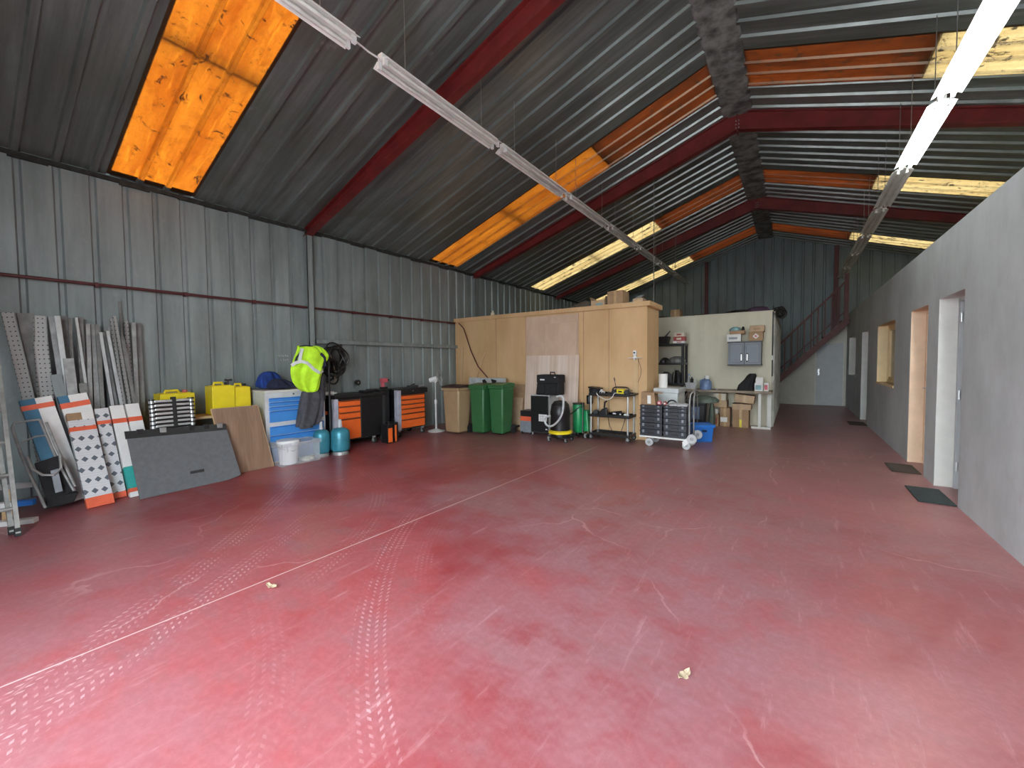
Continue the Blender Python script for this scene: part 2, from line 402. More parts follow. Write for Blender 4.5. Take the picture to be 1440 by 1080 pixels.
def dup(o, loc, rz=None, label=None, mats=None):
    r = o.copy(); COL.objects.link(r); r.location = loc
    if rz is not None: r.rotation_euler = (0, 0, rz)
    if label: r['label'] = label
    def rec(a, b):
        for ch in kids(a):
            c = ch.copy(); COL.objects.link(c); c.parent = b; rec(ch, c)
    rec(o, r); return r
def setmat(o, material):
    """give one copy its own material"""
    o.data = o.data.copy(); o.data.materials.clear(); o.data.materials.append(material)
def RZ(a): return Matrix.Rotation(a, 4, 'Z')
def TR(x, y, z): return Matrix.Translation((x, y, z))

# ------------------------------------------------------------------ the building
XL, XR, XO, XC = -6.95, 1.338, 5.21, -.87
YF, YB = -1.2, 16.9
ZR, SL = 5.83, .335
def zroof(x): return ZR-SL*abs(x-XC)
def profile(a, b, first, pitch, w=.05, h=.032, s=.014):
    """ribs between a and b: list of (run, depth)"""
    pts = [(a, 0)]; c = first
    while c < b-w:
        if c-w/2-s > a: pts += [(c-w/2-s, 0), (c-w/2, h), (c+w/2, h), (c+w/2+s, 0)]
        c += pitch
    pts.append((b, 0)); return pts
def roof_sheet(mb, x0, x1, a, b, first, pitch=.3, dz=0., w=.05, h=.032):
    side = 1 if (x0+x1)/2 > XC else -1
    n = Vector((-side*SL, 0, -1)).normalized()
    P = profile(a, b, first, pitch, w, h)
    A = [mb.v(Vector((x0, y, zroof(x0)+dz))+n*d) for y, d in P]; B = [mb.v(Vector((x1, y, zroof(x1)+dz))+n*d) for y, d in P]
    for i in range(len(P)-1): mb.face([A[i], A[i+1], B[i+1], B[i]])
SKY = [(1.33, 2.14), (6.59, 7.43), (10.82, 11.60), (15.18, 15.98)]
edges = [YF]+[e for s_ in SKY for e in s_]+[YB]
mb = MB()
for k in range(0, len(edges), 2):
    a, b = edges[k], edges[k+1]; f = math.ceil((a-.29+.05)/.3)*.3+.29
    roof_sheet(mb, XL-.12, XC, a, b, f); roof_sheet(mb, XC, XO+.12, a, b, f)
for a, b in SKY: roof_sheet(mb, XL-.12, XL+.11, a-.03, b+.03, a+.27, .27); roof_sheet(mb, XO-.11, XO+.12, a-.03, b+.03, a+.27, .27)
struct(mb.build('ceiling', ROOF), 'dark ribbed steel roof underside')
def skylight(n, x0, x1, k, material, label):
    mb = MB(); a, b = SKY[k]; roof_sheet(mb, x0, x1, a-.035, b+.035, a+.27, .27, dz=-.003, w=.035, h=.026)
    struct(mb.build('window_%d' % n, material), label)
skylight(1, XL+.03, -4.85, 0, SK_OR, 'bright orange corrugated rooflight sheet low over the left wall')
skylight(2, -4.87, XC, 0, SK_OR, 'bright orange rooflight sheet above the first near the doorway')
skylight(3, XL+.03, -4.9, 1, SK_MID, 'narrow orange rooflight sheet low on the second strip, left slope')
skylight(4, -4.92, -2.9, 1, SK_MID, 'orange rooflight sheet in the middle of the second strip')
skylight(5, -2.92, XC, 1, SK_BR, 'rusty orange rooflight sheet reaching the ridge on the left slope')
skylight(6, XL+.03, -3.05, 2, SK_YE, 'cream rooflight sheet low on the third strip, left slope')
skylight(7, -3.07, XC, 2, SK_BR, 'rusty rooflight sheet near the ridge on the third strip, left slope')
skylight(8, XL+.03, -3.05, 3, SK_YE, 'cream rooflight sheet farthest back on the left slope')
skylight(9, -3.07, XC, 3, SK_BR, 'rusty rooflight sheet near the ridge farthest back on the left slope')
skylight(10, XC, 1.32, 1, SK_BR, 'rusty orange rooflight sheet right of the ridge, nearest')
skylight(11, 1.30, XO, 1, SK_YE, 'stained cream rooflight sheet behind the lit tube, nearest')
skylight(12, XC, 1.32, 2, SK_BR, 'rusty orange rooflight sheet right of the ridge, second one back')
skylight(13, 1.30, XO, 2, SK_YE, 'stained cream rooflight sheet over the office wall, second one back')
skylight(14, XC, 1.32, 3, SK_BR, 'rusty orange rooflight sheet right of the ridge, farthest back')
skylight(15, 1.30, XO, 3, SK_YE, 'stained cream rooflight sheet over the office wall, farthest back')
skylight(16, XC, XO, 0, SK_YE, 'cream rooflight sheet near the doorway on the right slope')
for i, x in enumerate((-4.87, -2.91, 1.31, 3.2)):                        # added unseen bars above the sheets, shading dark joint lines into the rooflights
    mb = MB(); z = zroof(x)+.035
    mb.box(x-.035, x+.035, YF, YB, z, z+.1); struct(mb.build('joint_shade_bar', DGREY), 'added bar over the roof sheets that shades the rooflight joints')
mb = MB()
for k in range(66):
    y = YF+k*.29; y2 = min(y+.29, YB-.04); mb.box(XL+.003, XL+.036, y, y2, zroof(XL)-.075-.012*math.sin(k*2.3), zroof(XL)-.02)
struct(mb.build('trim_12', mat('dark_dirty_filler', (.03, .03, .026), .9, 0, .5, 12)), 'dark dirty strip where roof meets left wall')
mb = MB(); mb.hexa([(XC-.215, YF, 5.73), (XC+.215, YF, 5.73), (XC+.215, YB, 5.73), (XC-.215, YB, 5.73),
                    (XC-.26, YF, 5.775), (XC+.26, YF, 5.775), (XC+.26, YB, 5.775), (XC-.26, YB, 5.775)])
struct(mb.build('trim_1', CONC), 'grey stained ridge cover strip under the roof ridge')
# portal frame rafters
def zraf(x): return 5.47-.302*abs(x-XC)
for i, y in enumerate((3.76, 8.18, 12.62)):
    mb = MB()
    for x0, x1 in ((XL, XC), (XC, XO)):
        for hw, z0, z1 in ((.06, 0., .014), (.006, 0., .60)):
            q = []
            for x, yy in ((x0, y-hw), (x1, y-hw), (x1, y+hw), (x0, y+hw)): q.append((x, yy))
            bot = [(a, b, zraf(a)) for a, b in q]; top = [(a, b, min(zraf(a)+z1, zroof(a)-.036)) for a, b in q]
            mb.hexa(bot+top)
        q = [(x0, y-.06), (x1, y-.06), (x1, y+.06), (x0, y+.06)]
        mb.hexa([(a, b, zroof(a)-.05) for a, b in q]+[(a, b, zroof(a)-.036) for a, b in q])
    mb.box(XC-.012, XC+.012, y-.07, y+.07, 5.42, 5.72)
    r = struct(mb.build('roof_beam', RED), 'red steel rafter pair across the roof, number %d from the doorway' % (i+1))
    mb = MB()
    for s_ in (-1, 1):
        for zz in (5.5, 5.56, 5.62): mb.cyl((XC+s_*.012, y-.045, zz), (XC+s_*.03, y-.045, zz), .01, n=8)
    mb.build('bolt', GALV, r)
    for x, sg in ((XL, 1), (XO, -1)):
        mb = MB(); mb.box(min(x, x+sg*.10), max(x, x+sg*.10), y-.055, y-.045, 0, zraf(x)+.02); mb.box(min(x, x+sg*.10), max(x, x+sg*.10), y+.045, y+.055, 0, zraf(x)+.02)
        a = x+sg*.09; mb.box(min(a, a+sg*.01), max(a, a+sg*.01), y-.055, y+.055, 0, zraf(x)+.02)
        struct(mb.build('column', WALLM), 'grey steel column against the side wall')
# side walls in ribbed cladding
def clad_x(x, y0, y1, z0, z1, inward, first, pitch=.2875):
    mb = MB(); P = profile(y0, y1, first, pitch, .034, -.030, .017)
    A = [mb.v((x+inward*d, y, z0)) for y, d in P]; B = [mb.v((x+inward*d, y, z1)) for y, d in P]
    for i in range(len(P)-1): mb.face([A[i], A[i+1], B[i+1], B[i]])
    return mb
struct(clad_x(XL, YF, YB, 0, zroof(XL), 1, .603-.2875*5).build('wall_left', WALLM), 'grey ribbed steel cladding')
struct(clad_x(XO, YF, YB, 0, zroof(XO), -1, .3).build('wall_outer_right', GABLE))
mb = MB(); P = profile(XL, XO, XL+.2, .29, .05, .03, .012)
A = [mb.v((x, YB-d, 0)) for x, d in P]; B = [mb.v((x, YB-d, zroof(x))) for x, d in P]
for i in range(len(P)-1): mb.face([A[i], A[i+1], B[i+1], B[i]])
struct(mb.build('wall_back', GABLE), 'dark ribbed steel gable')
# front wall round the big doorway behind the photographer
mb = MB(); OX0, OX1, OZ = -3.1, 1.25, 3.8
for x0, x1, z0 in ((XL, OX0, 0), (OX0, OX1, OZ), (OX1, XO, 0)):
    xs = [x0]+([XC] if x0 < XC < x1 else [])+[x1]
    for a, b in zip(xs, xs[1:]):
        mb.hexa([(a, YF-.1, z0), (b, YF-.1, z0), (b, YF, z0), (a, YF, z0), (a, YF-.1, zroof(a)), (b, YF-.1, zroof(b)), (b, YF, zroof(b)), (a, YF, zroof(a))])
struct(mb.build('wall_front', WALLM))
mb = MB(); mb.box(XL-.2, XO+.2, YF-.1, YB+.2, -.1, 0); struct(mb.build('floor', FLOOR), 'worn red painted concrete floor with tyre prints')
mb = MB(); mb.box(-30, 30, -40, YF-.1, -.15, -.02); struct(mb.build('ground', GROUND))
# gable posts
for x in (1.09, -2.76):
    mb = MB(); mb.box(x-.06, x+.06, YB-.16, YB-.035, 0, zroof(x)-.04); struct(mb.build('column', DKRED), 'dark red gable post')
# office wall with its openings (y0, y1, z0, z1)
OP = [(5.65, 6.475, 0, 2.12), (6.92, 7.79, 0, 2.11), (8.86, 10.5, 1.01, 2.09), (11.72, 12.7, 0, 2.1), (13.82, 15.4, 1.0, 2.09)]
TH = .24; ZT = 2.82
mb = MB(); y = YF
for a, b, z0, z1 in OP:
    mb.box(XR, XR+TH, y, a, 0, ZT); mb.box(XR, XR+TH, a, b, z1, ZT)
    if z0: mb.box(XR, XR+TH, a, b, 0, z0)
    y = b
mb.box(XR, XR+TH, y, YB-.04, 0, ZT)
struct(mb.build('wall_right', PLASTER), 'rough grey rendered office wall')
mb = MB(); mb.box(XR+TH, XO-.05, YF, YB-.04, 2.66, 2.8); struct(mb.build('ceiling_office', WHITEP))
mb = MB()
for yy in (6.7, 8.3, 11.2, 13.2): mb.box(XR+TH, XO-.05, yy-.05, yy+.05, 0, 2.66)
mb.box(4.0, 4.1, YF, YB-.04, 0, 2.66)
struct(mb.build('wall_office_inner', WHITEP))
def reveal(n, op, material):
    a, b, z0, z1 = op; t = .004; mb = MB(); X0, X1 = XR+.001, XR+.15
    mb.box(X0, X1, a, a+t, z0, z1); mb.box(X0, X1, b-t, b, z0, z1); mb.box(X0, X1, a, b, z1-t, z1)
    if z0: mb.box(X0, X1, a, b, z0, z0+t)
    struct(mb.build('trim_%d' % n, material))
def frame(parent, op, material, w=.05, x0=XR+.15, x1=XR+TH, sill=False):
    a, b, z0, z1 = op; mb = MB()
    mb.box(x0, x1, a, a+w, z0, z1); mb.box(x0, x1, b-w, b, z0, z1); mb.box(x0, x1, a+w, b-w, z1-w, z1)
    if sill: mb.box(x0, x1, a+w, b-w, z0, z0+w)
    return mb.build('frame', material, parent)
def lever(parent, x, y, z, dy=.1, material=ALU):
    mb = MB(); mb.box(x-.012, x, y-.02, y+.02, z-.11, z+.09); mb.cyl((x, y, z+.03), (x-.05, y, z+.03), .009, n=8); mb.cyl((x-.05, y, z+.03), (x-.05, y+dy, z+.03), .009, n=8)
    mb.build('handle', material, parent)
reveal(2, OP[0], WHITEP); reveal(3, OP[1], PEACH); reveal(4, OP[2], YCREAM); reveal(5, OP[3], WHITEP); reveal(6, OP[4], WHITEP)
# door 1 stands open into a dark office, its leaf folded back
mb = MB(); mb.box(XR+TH+.01, XR+TH+.78, 6.44, 6.48, .01, 2.05); d = struct(mb.build('door_1', MGREY), 'pale door standing open into the office'); frame(d, OP[0], DOORW)
mb = MB()
for z in (.25, 1.05, 1.9): mb.cyl((XR+.165, 6.418, z-.05), (XR+.165, 6.418, z+.05), .011, n=8)
mb.build('hinge', ALU, d)
mb = MB(); mb.box(XR+.17, XR+.21, 6.97, 7.74, .01, 2.06); d = struct(mb.build('door_2', PEACH), 'peach door closed in its deep opening'); frame(d, OP[1], PEACH)
lever(d, XR+.17, 7.68, 1.02, -.1)
mb = MB(); mb.box(XR+.19, XR+.22, 11.77, 12.65, .01, 2.05); d = struct(mb.build('door_3', DOORW)); frame(d, OP[3], DOORW); lever(d, XR+.19, 12.58, 1.0, -.1)
for n, op, fm in ((17, OP[2], YCREAM), (18, OP[4], WHITEP)):
    a, b, z0, z1 = op; mb = MB(); mb.box(XR+.185, XR+.195, a+.04, b-.04, z0+.04, z1-.04)
    w = struct(mb.build('window_%d' % n, GLASS), 'internal office window with %s frame' % ('cream' if n == 17 else 'white')); frame(w, op, fm, .055, sill=True)
    mb = MB(); c = (a+b)/2
    for s0, s1 in ((a+.055, c-.0), (c+.0, b-.055)):
        mb.box(XR+.16, XR+.2, s0, s0+.045, z0+.055, z1-.055); mb.box(XR+.16, XR+.2, s1-.045, s1, z0+.055, z1-.055)
        mb.box(XR+.16, XR+.2, s0, s1, z1-.1, z1-.055); mb.box(XR+.16, XR+.2, s0, s1, z0+.055, z0+.1)
    mb.build('sash', fm, w)
    mb = MB(); mb.box(XR-.015, XR+.15, a-.01, b+.01, z0-.03, z0+.002); mb.build('sill', fm if n == 17 else PLASTER, w)
# white wall and door under the stairs
sA, sB = at(1101, 530, 1, 15.35), at(1187, 456, 1, 15.35)
ks = (sB.z-sA.z)/(sB.x-sA.x)
def zst(x): return sA.z+ks*(x-sA.x)
YW = 16.08
mb = MB(); pz = lambda x: zst(x)+.14
poly = [(-.39, 0), (XR, 0), (XR, pz(XR)), (-.39, pz(-.39))]
mb.prism(poly, YW, YW+.08); struct(mb.build('wall_under_stairs', mat('cream_white_paint', (.60, .58, .50), .6, 0, .06)), 'white wall closing the space under the stairs')
dl, dr = at(1147, 560, 1, YW).x, at(1184, 560, 1, YW).x
mb = MB(); mb.box(dl, dr, YW-.03, YW-.002, .01, min(2.04, pz(dl)-.02)); d = struct(mb.build('door_4', DOORW), 'white flush door under the red stairs')
mb = MB(); mb.box(dl-.04, dl-.004, YW-.02, YW-.001, 0, pz(dl)-.06); mb.box(dr+.004, dr+.03, YW-.02, YW-.001, 0, 2.06); mb.build('frame', WHITEP, d)
mb = MB(); mb.box(dl+.04, dl+.08, YW-.045, YW-.03, .95, 1.15); mb.cyl((dl+.06, YW-.045, 1.07), (dl+.06, YW-.08, 1.07), .01, n=8); mb.cyl((dl+.06, YW-.08, 1.07), (dl+.16, YW-.08, 1.07), .01, n=8); mb.build('handle', ALU, d)
# tan boarded closet and the cream workshop
BX, BY0, BY1, BZ = -2.2, 7.42, 8.17, 2.455
mb = MB(); mb.box(XL+.03, BX, BY0, BY1, 0, BZ); struct(mb.build('wall_closet', TAN), 'tan fibreboard partition')
mb = MB(); mb.box(XL+.03, BX+.06, BY0-.05, BY1+.04, BZ, BZ+.085)
for k in range(5): mb.box(BX-.5-k*.9, BX-.47-k*.9, BY0-.058, BY0-.05, BZ+.02, BZ+.06)
struct(mb.build('trim_7', TAN), 'timber edge along the top of the tan partition')
mb = MB()
for x in (-5.65, -4.83, -3.46, -2.93): mb.box(x-.004, x+.004, BY0-.004, BY0, 0, BZ)
struct(mb.build('trim_8', CARD))
mb = MB(); mb.box(-2.46, -2.36, BY0-.025, BY0-.001, 0, 1.5); mb.box(-2.46, -2.36, BY0-.05, BY0-.026, 0, .06); struct(mb.build('trim_9', PINE), 'pale timber batten on the partition')
WYF, WX, WZ = 10.35, -.394, 2.5
mb = MB(); mb.box(XL+.03, WX, WYF, WYF+.1, 0, WZ); mb.box(WX-.1, WX, WYF+.1, 15.25, 0, WZ); struct(mb.build('wall_workshop', CREAMP), 'cream board wall of the workshop')
mb = MB(); mb.box(XL+.03, WX-.1, WYF+.1, 15.25, WZ-.1, WZ-.01); struct(mb.build('ceiling_workshop', BENCHW))
mb = MB(); mb.box(XL+.03, WX+.02, WYF-.02, WYF+.12, WZ, WZ+.025); mb.box(-1.76, -1.735, WYF-.006, WYF, 0, WZ); mb.box(-.5, -.494, WYF-.006, WYF, 0, WZ)
struct(mb.build('trim_10', CREAMP))
mb = MB()
for k in range(9): mb.box(WX, WX+.05, WYF+.03+k*.58, WYF+.08+k*.58, 0, WZ-.02)
mb.box(WX, WX+.05, WYF+.03, 15.25, WZ-.08, WZ)
struct(mb.build('trim_11', RIBW), 'worn upright battens on the corridor side of the workshop')

# ------------------------------------------------------------------ stairs
STAIRC = mat('dull_oxide_red', (.13, .035, .032), .55)
st = thing('staircase', 'dark red steel staircase climbing to the loft over the corridor', 'stairs', (0, 15.3, 0))
x0, x1 = -1.0, XR-.02
for yy in (15.32, 16.02):
    mb = MB(st.location); mb.prism([(x0, zst(x0)-.1), (x1, zst(x1)-.1), (x1, zst(x1)+.13), (x0, zst(x0)+.13)], yy-.025, yy+.025); mb.build('stringer', STAIRC, st)
nt = 11
for k in range(nt):
    x = x0+.1+k*(x1-x0-.15)/(nt-1); mb = MB(st.location); mb.box(x-.12, x+.12, 15.35, 15.99, zst(x)+.02, zst(x)+.05); mb.build('tread', DKRED, st)
hA, hB = at(1101, 480, 1, 15.3), at(1184, 401, 1, 15.3); kh = (hB.z-hA.z)/(hB.x-hA.x)
zh = lambda x: hA.z+kh*(x-hA.x)
mb = MB(st.location); mb.prism([(-.95, zh(-.95)-.035), (1.2, zh(1.2)-.035), (1.2, zh(1.2)+.035), (-.95, zh(-.95)+.035)], 15.28, 15.34); mb.build('handrail', STAIRC, st)
mb = MB(st.location); mb.prism([(-.95, zst(-.95)+.33), (1.2, zst(1.2)+.33), (1.2, zst(1.2)+.38), (-.95, zst(-.95)+.38)], 15.29, 15.33); mb.build('lower_rail', DKRED, st)
for k in range(13):
    x = -.9+k*.165; mb = MB(st.location); mb.box(x-.018, x+.018, 15.29, 15.325, zst(x)+.1, zh(x)); mb.build('baluster', STAIRC, st)
mb = MB(st.location); mb.box(1.19, 1.29, 15.25, 15.35, zst(1.2), zh(1.24)+.2); mb.build('newel_post', STAIRC, st)

# ------------------------------------------------------------------ pipes and rails on the left wall
pz_ = thing('wall_pipe', 'thin dark red pipe running along the grey wall above head height', 'pipe', (XL+.06, 0, 2.43))
mb = MB(pz_.location); mb.cyl((XL+.06, YF+.02, 2.43), (XL+.06, 7.38, 2.43), .018, n=10); mb.build('tube', DKRED, pz_)
for k in range(9):
    y = .3+k*.86; mb = MB(pz_.location); mb.box(XL+.01, XL+.08, y-.015, y+.015, 2.40, 2.455); mb.build('clip', DKRED, pz_)
mb = MB(); mb.box(XL+.03, XL+.11, 3.84, 7.41, 1.815, 1.885); tag(mb.build('wall_rail', WALLM, bev=.004), 'grey steel rail fixed to the wall below the thin red pipe', 'rail')
pts = [at(645, 454.5, 1, 7.38), at(652, 462, 1, 7.36), at(662, 493, 1, 7.33), at(672, 515, 1, 7.3), at(683, 528, 1, 7.29), at(690, 536, 1, 7.28)]
mb = MB(); mb.tube(pts, .011, 8); tag(mb.build('hanging_cable', DKRED, smooth=True), 'dark flexible cable drooping from the pipe end down behind the bins', 'cable')
# chalk scribble and a small round grommet on the cladding
mb = MB()
for px, py, n in ((391, 500, 5), (394, 506, 4)):
    for k in range(n):
        a = at(px+k*3, py, 0, XL+.03); b = at(px+k*3+1.6, py+(rnd.random()-.5)*3, 0, XL+.03); c = at(px+k*3+2.2, py+1.5, 0, XL+.03)
        mb.tube([a, b, c], .0035, 5)
tag(mb.build('chalk_mark', WHITEPL), 'small illegible white chalk scribble on the grey wall left of the yellow vest', 'writing')
g = at(503.5, 538, 0, XL+.04); t_ = thing('wall_grommet', 'small round black grommet on the grey wall above the wide orange cabinet', 'grommet', g)
mb = MB(); mb.cyl((-.03, 0, 0), (.01, 0, 0), .055, n=20); mb.build('ring', BLACK, t_); mb = MB(); mb.cyl((.01, 0, 0), (.016, 0, 0), .014, n=12); mb.build('centre_stud', GALV, t_)

# ------------------------------------------------------------------ twin-tube lamps
def lamp(label, loc, L, on, row):
    t = thing('fluorescent_light', label, 'ceiling light', loc, group=row); y0, y1 = 0, L
    mb = MB(); mb.box(-.03, .03, y0, y1, .035, .09); mb.build('housing', WHITEM, t, bev=.003)
    mb = MB(); mb.prism([(-.11, .0), (-.055, .036), (.055, .036), (.11, .0), (.113, .004), (.056, .041), (-.056, .041), (-.113, .004)], y0+.01, y1-.01); mb.build('reflector', WHITEM, t)
    for s_ in (-1, 1):
        mb = MB(); mb.cyl((s_*.045, y0+.05, -.002), (s_*.045, y1-.05, -.002), .017, n=12); mb.build('tube', TUBEON if on else TUBEOFF, t, smooth=True)
    for yy in (y0+.01, y1-.045):
        for s_ in (-1, 1):
            mb = MB(); mb.box(s_*.045-.014, s_*.045+.014, yy, yy+.035, -.028, .04); mb.build('tube_holder', WHITEPL, t)
    zr_ = zroof(loc[0])-loc[2]-.03
    for yy in (y0+.3, y1-.3):
        mb = MB(); mb.cyl((0, yy, .09), (0, yy, zr_), .004, n=6); mb.build('hanger', GALV, t)
    return t
NL = ['nearest', 'second', 'third', 'fourth', 'fifth', 'sixth', 'seventh', 'eighth']
first = None
for k in range(8):
    lb = 'unlit white twin tube light, %s from the doorway in the row beside the left slope' % NL[k]
    loc = (-3.2, .42+k*1.9 if k == 0 else 2.47+(k-1)*1.895, 4.235)
    if first is None: first = lamp(lb, loc, 1.78, False, 'tube lights hung in the left row')
    else: dup(first, loc, label=lb)
mb = MB(); mb.tube([(-3.2, 2.15, 4.28), (-3.2, 2.35, 4.265), (-3.2, 2.55, 4.28)], .008, 6); tag(mb.build('lighting_cable', WHITEPL), 'short white cable bridging the gap between the two nearest left-row lights', 'cable')
LR = ['lit white twin tube light, larger and nearer of the two burning', 'lit white twin tube light, farther of the two burning',
      'unlit twin tube light just beyond the two burning ones', 'unlit twin tube light second beyond the burning ones', 'unlit twin tube light third beyond the burning ones',
      'unlit twin tube light fourth beyond the burning ones', 'unlit twin tube light at the far end above the stairs']
f1 = f2 = None
for k in range(7):
    loc = (1.2, 4.15 if k == 0 else 5.93+(k-1)*1.79, 4.04)
    if k == 0: f1 = lamp(LR[k], loc, 1.68, True, 'burning tube lights in the right row')
    elif k == 1: dup(f1, loc, label=LR[k])
    elif k == 2: f2 = lamp(LR[k], loc, 1.68, False, 'unlit tube lights in the right row')
    else: dup(f2, loc, label=LR[k])
# ------------------------------------------------------------------ door mats
for (a, b, c, d), mt, lb in (((1.06, 1.335, 5.64, 6.25), MATG, 'dark grey-green doormat at the nearest open office doorway'), ((1.06, 1.335, 6.98, 7.5), MATB, 'brown doormat before the peach office door'),
                         ((1.04, 1.335, 11.5, 12.1), MATB, 'small dark doormat at the farthest office door')):
    mb = MB(((a+b)/2, (c+d)/2, 0)); mb.box(a, b, c, d, .001, .014); tag(mb.build('doormat', mt, bev=.003), lb, 'doormat')
for (px, py), r0, lb in (((382, 826), .3, 'small curled dry leaf on the red floor left of centre'), ((962, 952), 1.2, 'pale dry leaf lying on the red floor low down near the front')):
    p_ = at(px, py, 2, 0); mb = MB(); n = 9
    top = []; bot = []
    for i in range(n):
        u = i/(n-1)-.5; w = .018*math.cos(u*PI)**.6*(1+.3*math.sin(i*2.1)); z = .006+.02*abs(u)**1.5*2+.004*math.sin(i*1.7)
        top.append((mb.v((u*.085, -w, z)), mb.v((u*.085, 0, z*.5+.001)), mb.v((u*.085, w, z+.004))))
    for A_, B_ in zip(top, top[1:]):
        mb.face([A_[0], A_[1], B_[1], B_[0]]); mb.face([A_[1], A_[2], B_[2], B_[1]])
    o = mb.build('dry_leaf', LEAFM); o.location = p_; o.rotation_euler = (0, 0, r0); tag(o, lb, 'leaf')
    so = o.modifiers.new('thick', 'SOLIDIFY'); so.thickness = .002

# ------------------------------------------------------------------ left wall: metal lengths leaning in a bundle
LEANG = 'steel lengths leaning in a bundle against the left wall'
def leaner(name, label, cat, tpx, tpy, mpx, mpy, wpx, th, material, group=None, layer=0, prof='flat', probe=False):
    """a length standing on the floor and leaning on the cladding, from its seen top through a lower seen point"""
    def onplane(px, py):
        z = 1.5
        for _ in range(6): q = at(px, py, 0, XL+.04+.034*layer+.058*(2.2-z)); z = q.z
        return q
    T = onplane(tpx, tpy); Mp = onplane(mpx, mpy)
    Bt = T+(Mp-T)*(T.z/(T.z-Mp.z)); th = min(th, .028)
    w = abs(at(tpx+wpx, tpy, 0, T.x).y-T.y)
    if probe: return Bt, T, w
    u = (T-Bt).normalized(); s = Vector((0, 1, 0)); s = (s-u*s.dot(u)).normalized(); f = s.cross(u)
    if f.x < 0: f = -f
    mb = MB(); L = (T-Bt).length
    def bx(a0, a1, b0, b1):
        q = []
        for z in (0, L):
            q += [(b0, a0, z), (b1, a0, z), (b1, a1, z), (b0, a1, z)]
        mb.hexa(q)
    if prof == 'flat': bx(0, w, 0, th)
    elif prof == 'tray': bx(0, w, 0, .003); bx(0, .003, .003, th); bx(w-.003, w, .003, th)
    elif prof == 'angle': bx(0, w, 0, .004); bx(0, .004, .004, th)
    elif prof == 'channel': bx(0, w, th-.004, th); bx(0, .004, 0, th-.004); bx(w-.004, w, 0, th-.004)
    o = mb.build(name, material)
    o.matrix_world = Matrix.Translation(Bt+Vector((.002, 0, .012))) @ Matrix(((f.x, s.x, u.x, 0), (f.y, s.y, u.y, 0), (f.z, s.z, u.z, 0), (0, 0, 0, 1)))
    return tag(o, label, cat, group)
SP = [
 ('wide punched steel tray, leftmost of the leaning bundle', 'cable_tray', 1, 441, 31, 564, 19, .05, HOLES, 'tray', .00),
 ('dull grey steel sheet strip just right of the leftmost punched tray', 'steel_strip', 23, 442, 46, 560, 23, .02, GALVD, 'flat', -.02),
 ('punched steel tray standing behind the shorter punched one', 'cable_tray', 46, 445, 52, 560, 19, .04, HOLES, 'tray', -.01),
 ('shorter punched steel tray, second from the left in the bundle', 'cable_tray', 46, 482, 55, 562, 21, .05, HOLES, 'tray', .05),
 ('grey ribbed steel channel right of the punched trays', 'steel_channel', 67, 447, 80, 530, 10, .03, GALV, 'channel', .0),
 ('tall thin galvanised channel with a bright edge', 'steel_channel', 76, 446, 92, 560, 8, .03, ALU, 'channel', .03),
 ('wide dull sheet behind the thin bright channel', 'steel_strip', 80, 446, 96, 545, 14, .015, GALVD, 'flat', -.03),
 ('narrow dark angle bar rising left of the pale duct', 'angle_bar', 95, 448, 101, 545, 5, .03, GALVD, 'angle', .0),
 ('slanting thin steel rod crossing the middle of the bundle', 'steel_rod', 105, 448, 119, 545, 4, .012, ALU, 'flat', .08),
 ('dull square section right of the slanting rod', 'steel_channel', 106, 447, 112, 550, 10, .03, GALVD, 'channel', -.01),
 ('rounded top grey section in the middle of the bundle', 'steel_channel', 120, 457, 124, 570, 6, .03, GALV, 'channel', .03),
 ('broad grey section of the middle bundle', 'steel_channel', 127, 458, 132, 572, 9, .03, GALV, 'channel', -.0),
 ('dark narrow section beside the broad grey one', 'steel_channel', 133, 458, 141, 574, 6, .03, GALVD, 'channel', .03),
 ('light channel with open face, first of four leaning alike', 'steel_channel', 138, 469, 155, 571, 5, .03, ALU, 'channel', .06),
 ('light channel with open face, second of four leaning alike', 'steel_channel', 143, 469, 161, 571, 4, .03, GALV, 'channel', .05),
 ('light channel with open face, third of four leaning alike', 'steel_channel', 148, 467, 168, 572, 5, .03, ALU, 'channel', .06),
 ('light channel with open face, fourth of four leaning alike', 'steel_channel', 150, 461, 170, 570, 4, .03, GALV, 'channel', .03),
 ('slotted angle bar, left one of the crossing pair', 'slotted_angle', 154, 450, 173, 572, 4, .03, HOLES, 'angle', .07),
 ('slotted angle bar, right one of the crossing pair', 'slotted_angle', 158, 446, 180, 572, 5, .03, HOLES, 'angle', .07),
 ('tallest thin bar of the bundle poking above the others', 'steel_rod', 166, 425, 176, 545, 3, .012, GALVD, 'flat', .0),
 ('slotted upright right of the tallest thin bar', 'slotted_angle', 174, 453, 183, 560, 6, .03, HOLES, 'angle', .02),
 ('flat grey strip crossing before the slotted upright', 'steel_strip', 170, 478, 187, 572, 5, .01, GALVD, 'flat', .09),
 ('pale square section near the right end of the bundle', 'steel_channel', 184, 455, 189, 565, 6, .03, GALV, 'channel', .03),
 ('dull grey channel at the right end of the bundle', 'steel_channel', 190, 456, 196, 566, 7, .03, GALVD, 'channel', -.01),
]
SP += [('pale grey flat duct with square top, taller of the two short ones', 'flat_duct', 88, 506, 95, 560, 15, .05, GALV, 'flat', .095),
 ('pale blue-grey flat duct, shorter one further left', 'flat_duct', 70, 529, 78, 563, 16, .05, WALLM, 'flat', .10),
 ('small grey duct end just above the taped white cartons', 'flat_duct', 110, 541, 113, 562, 12, .04, GALVD, 'flat', .097)]
done = []
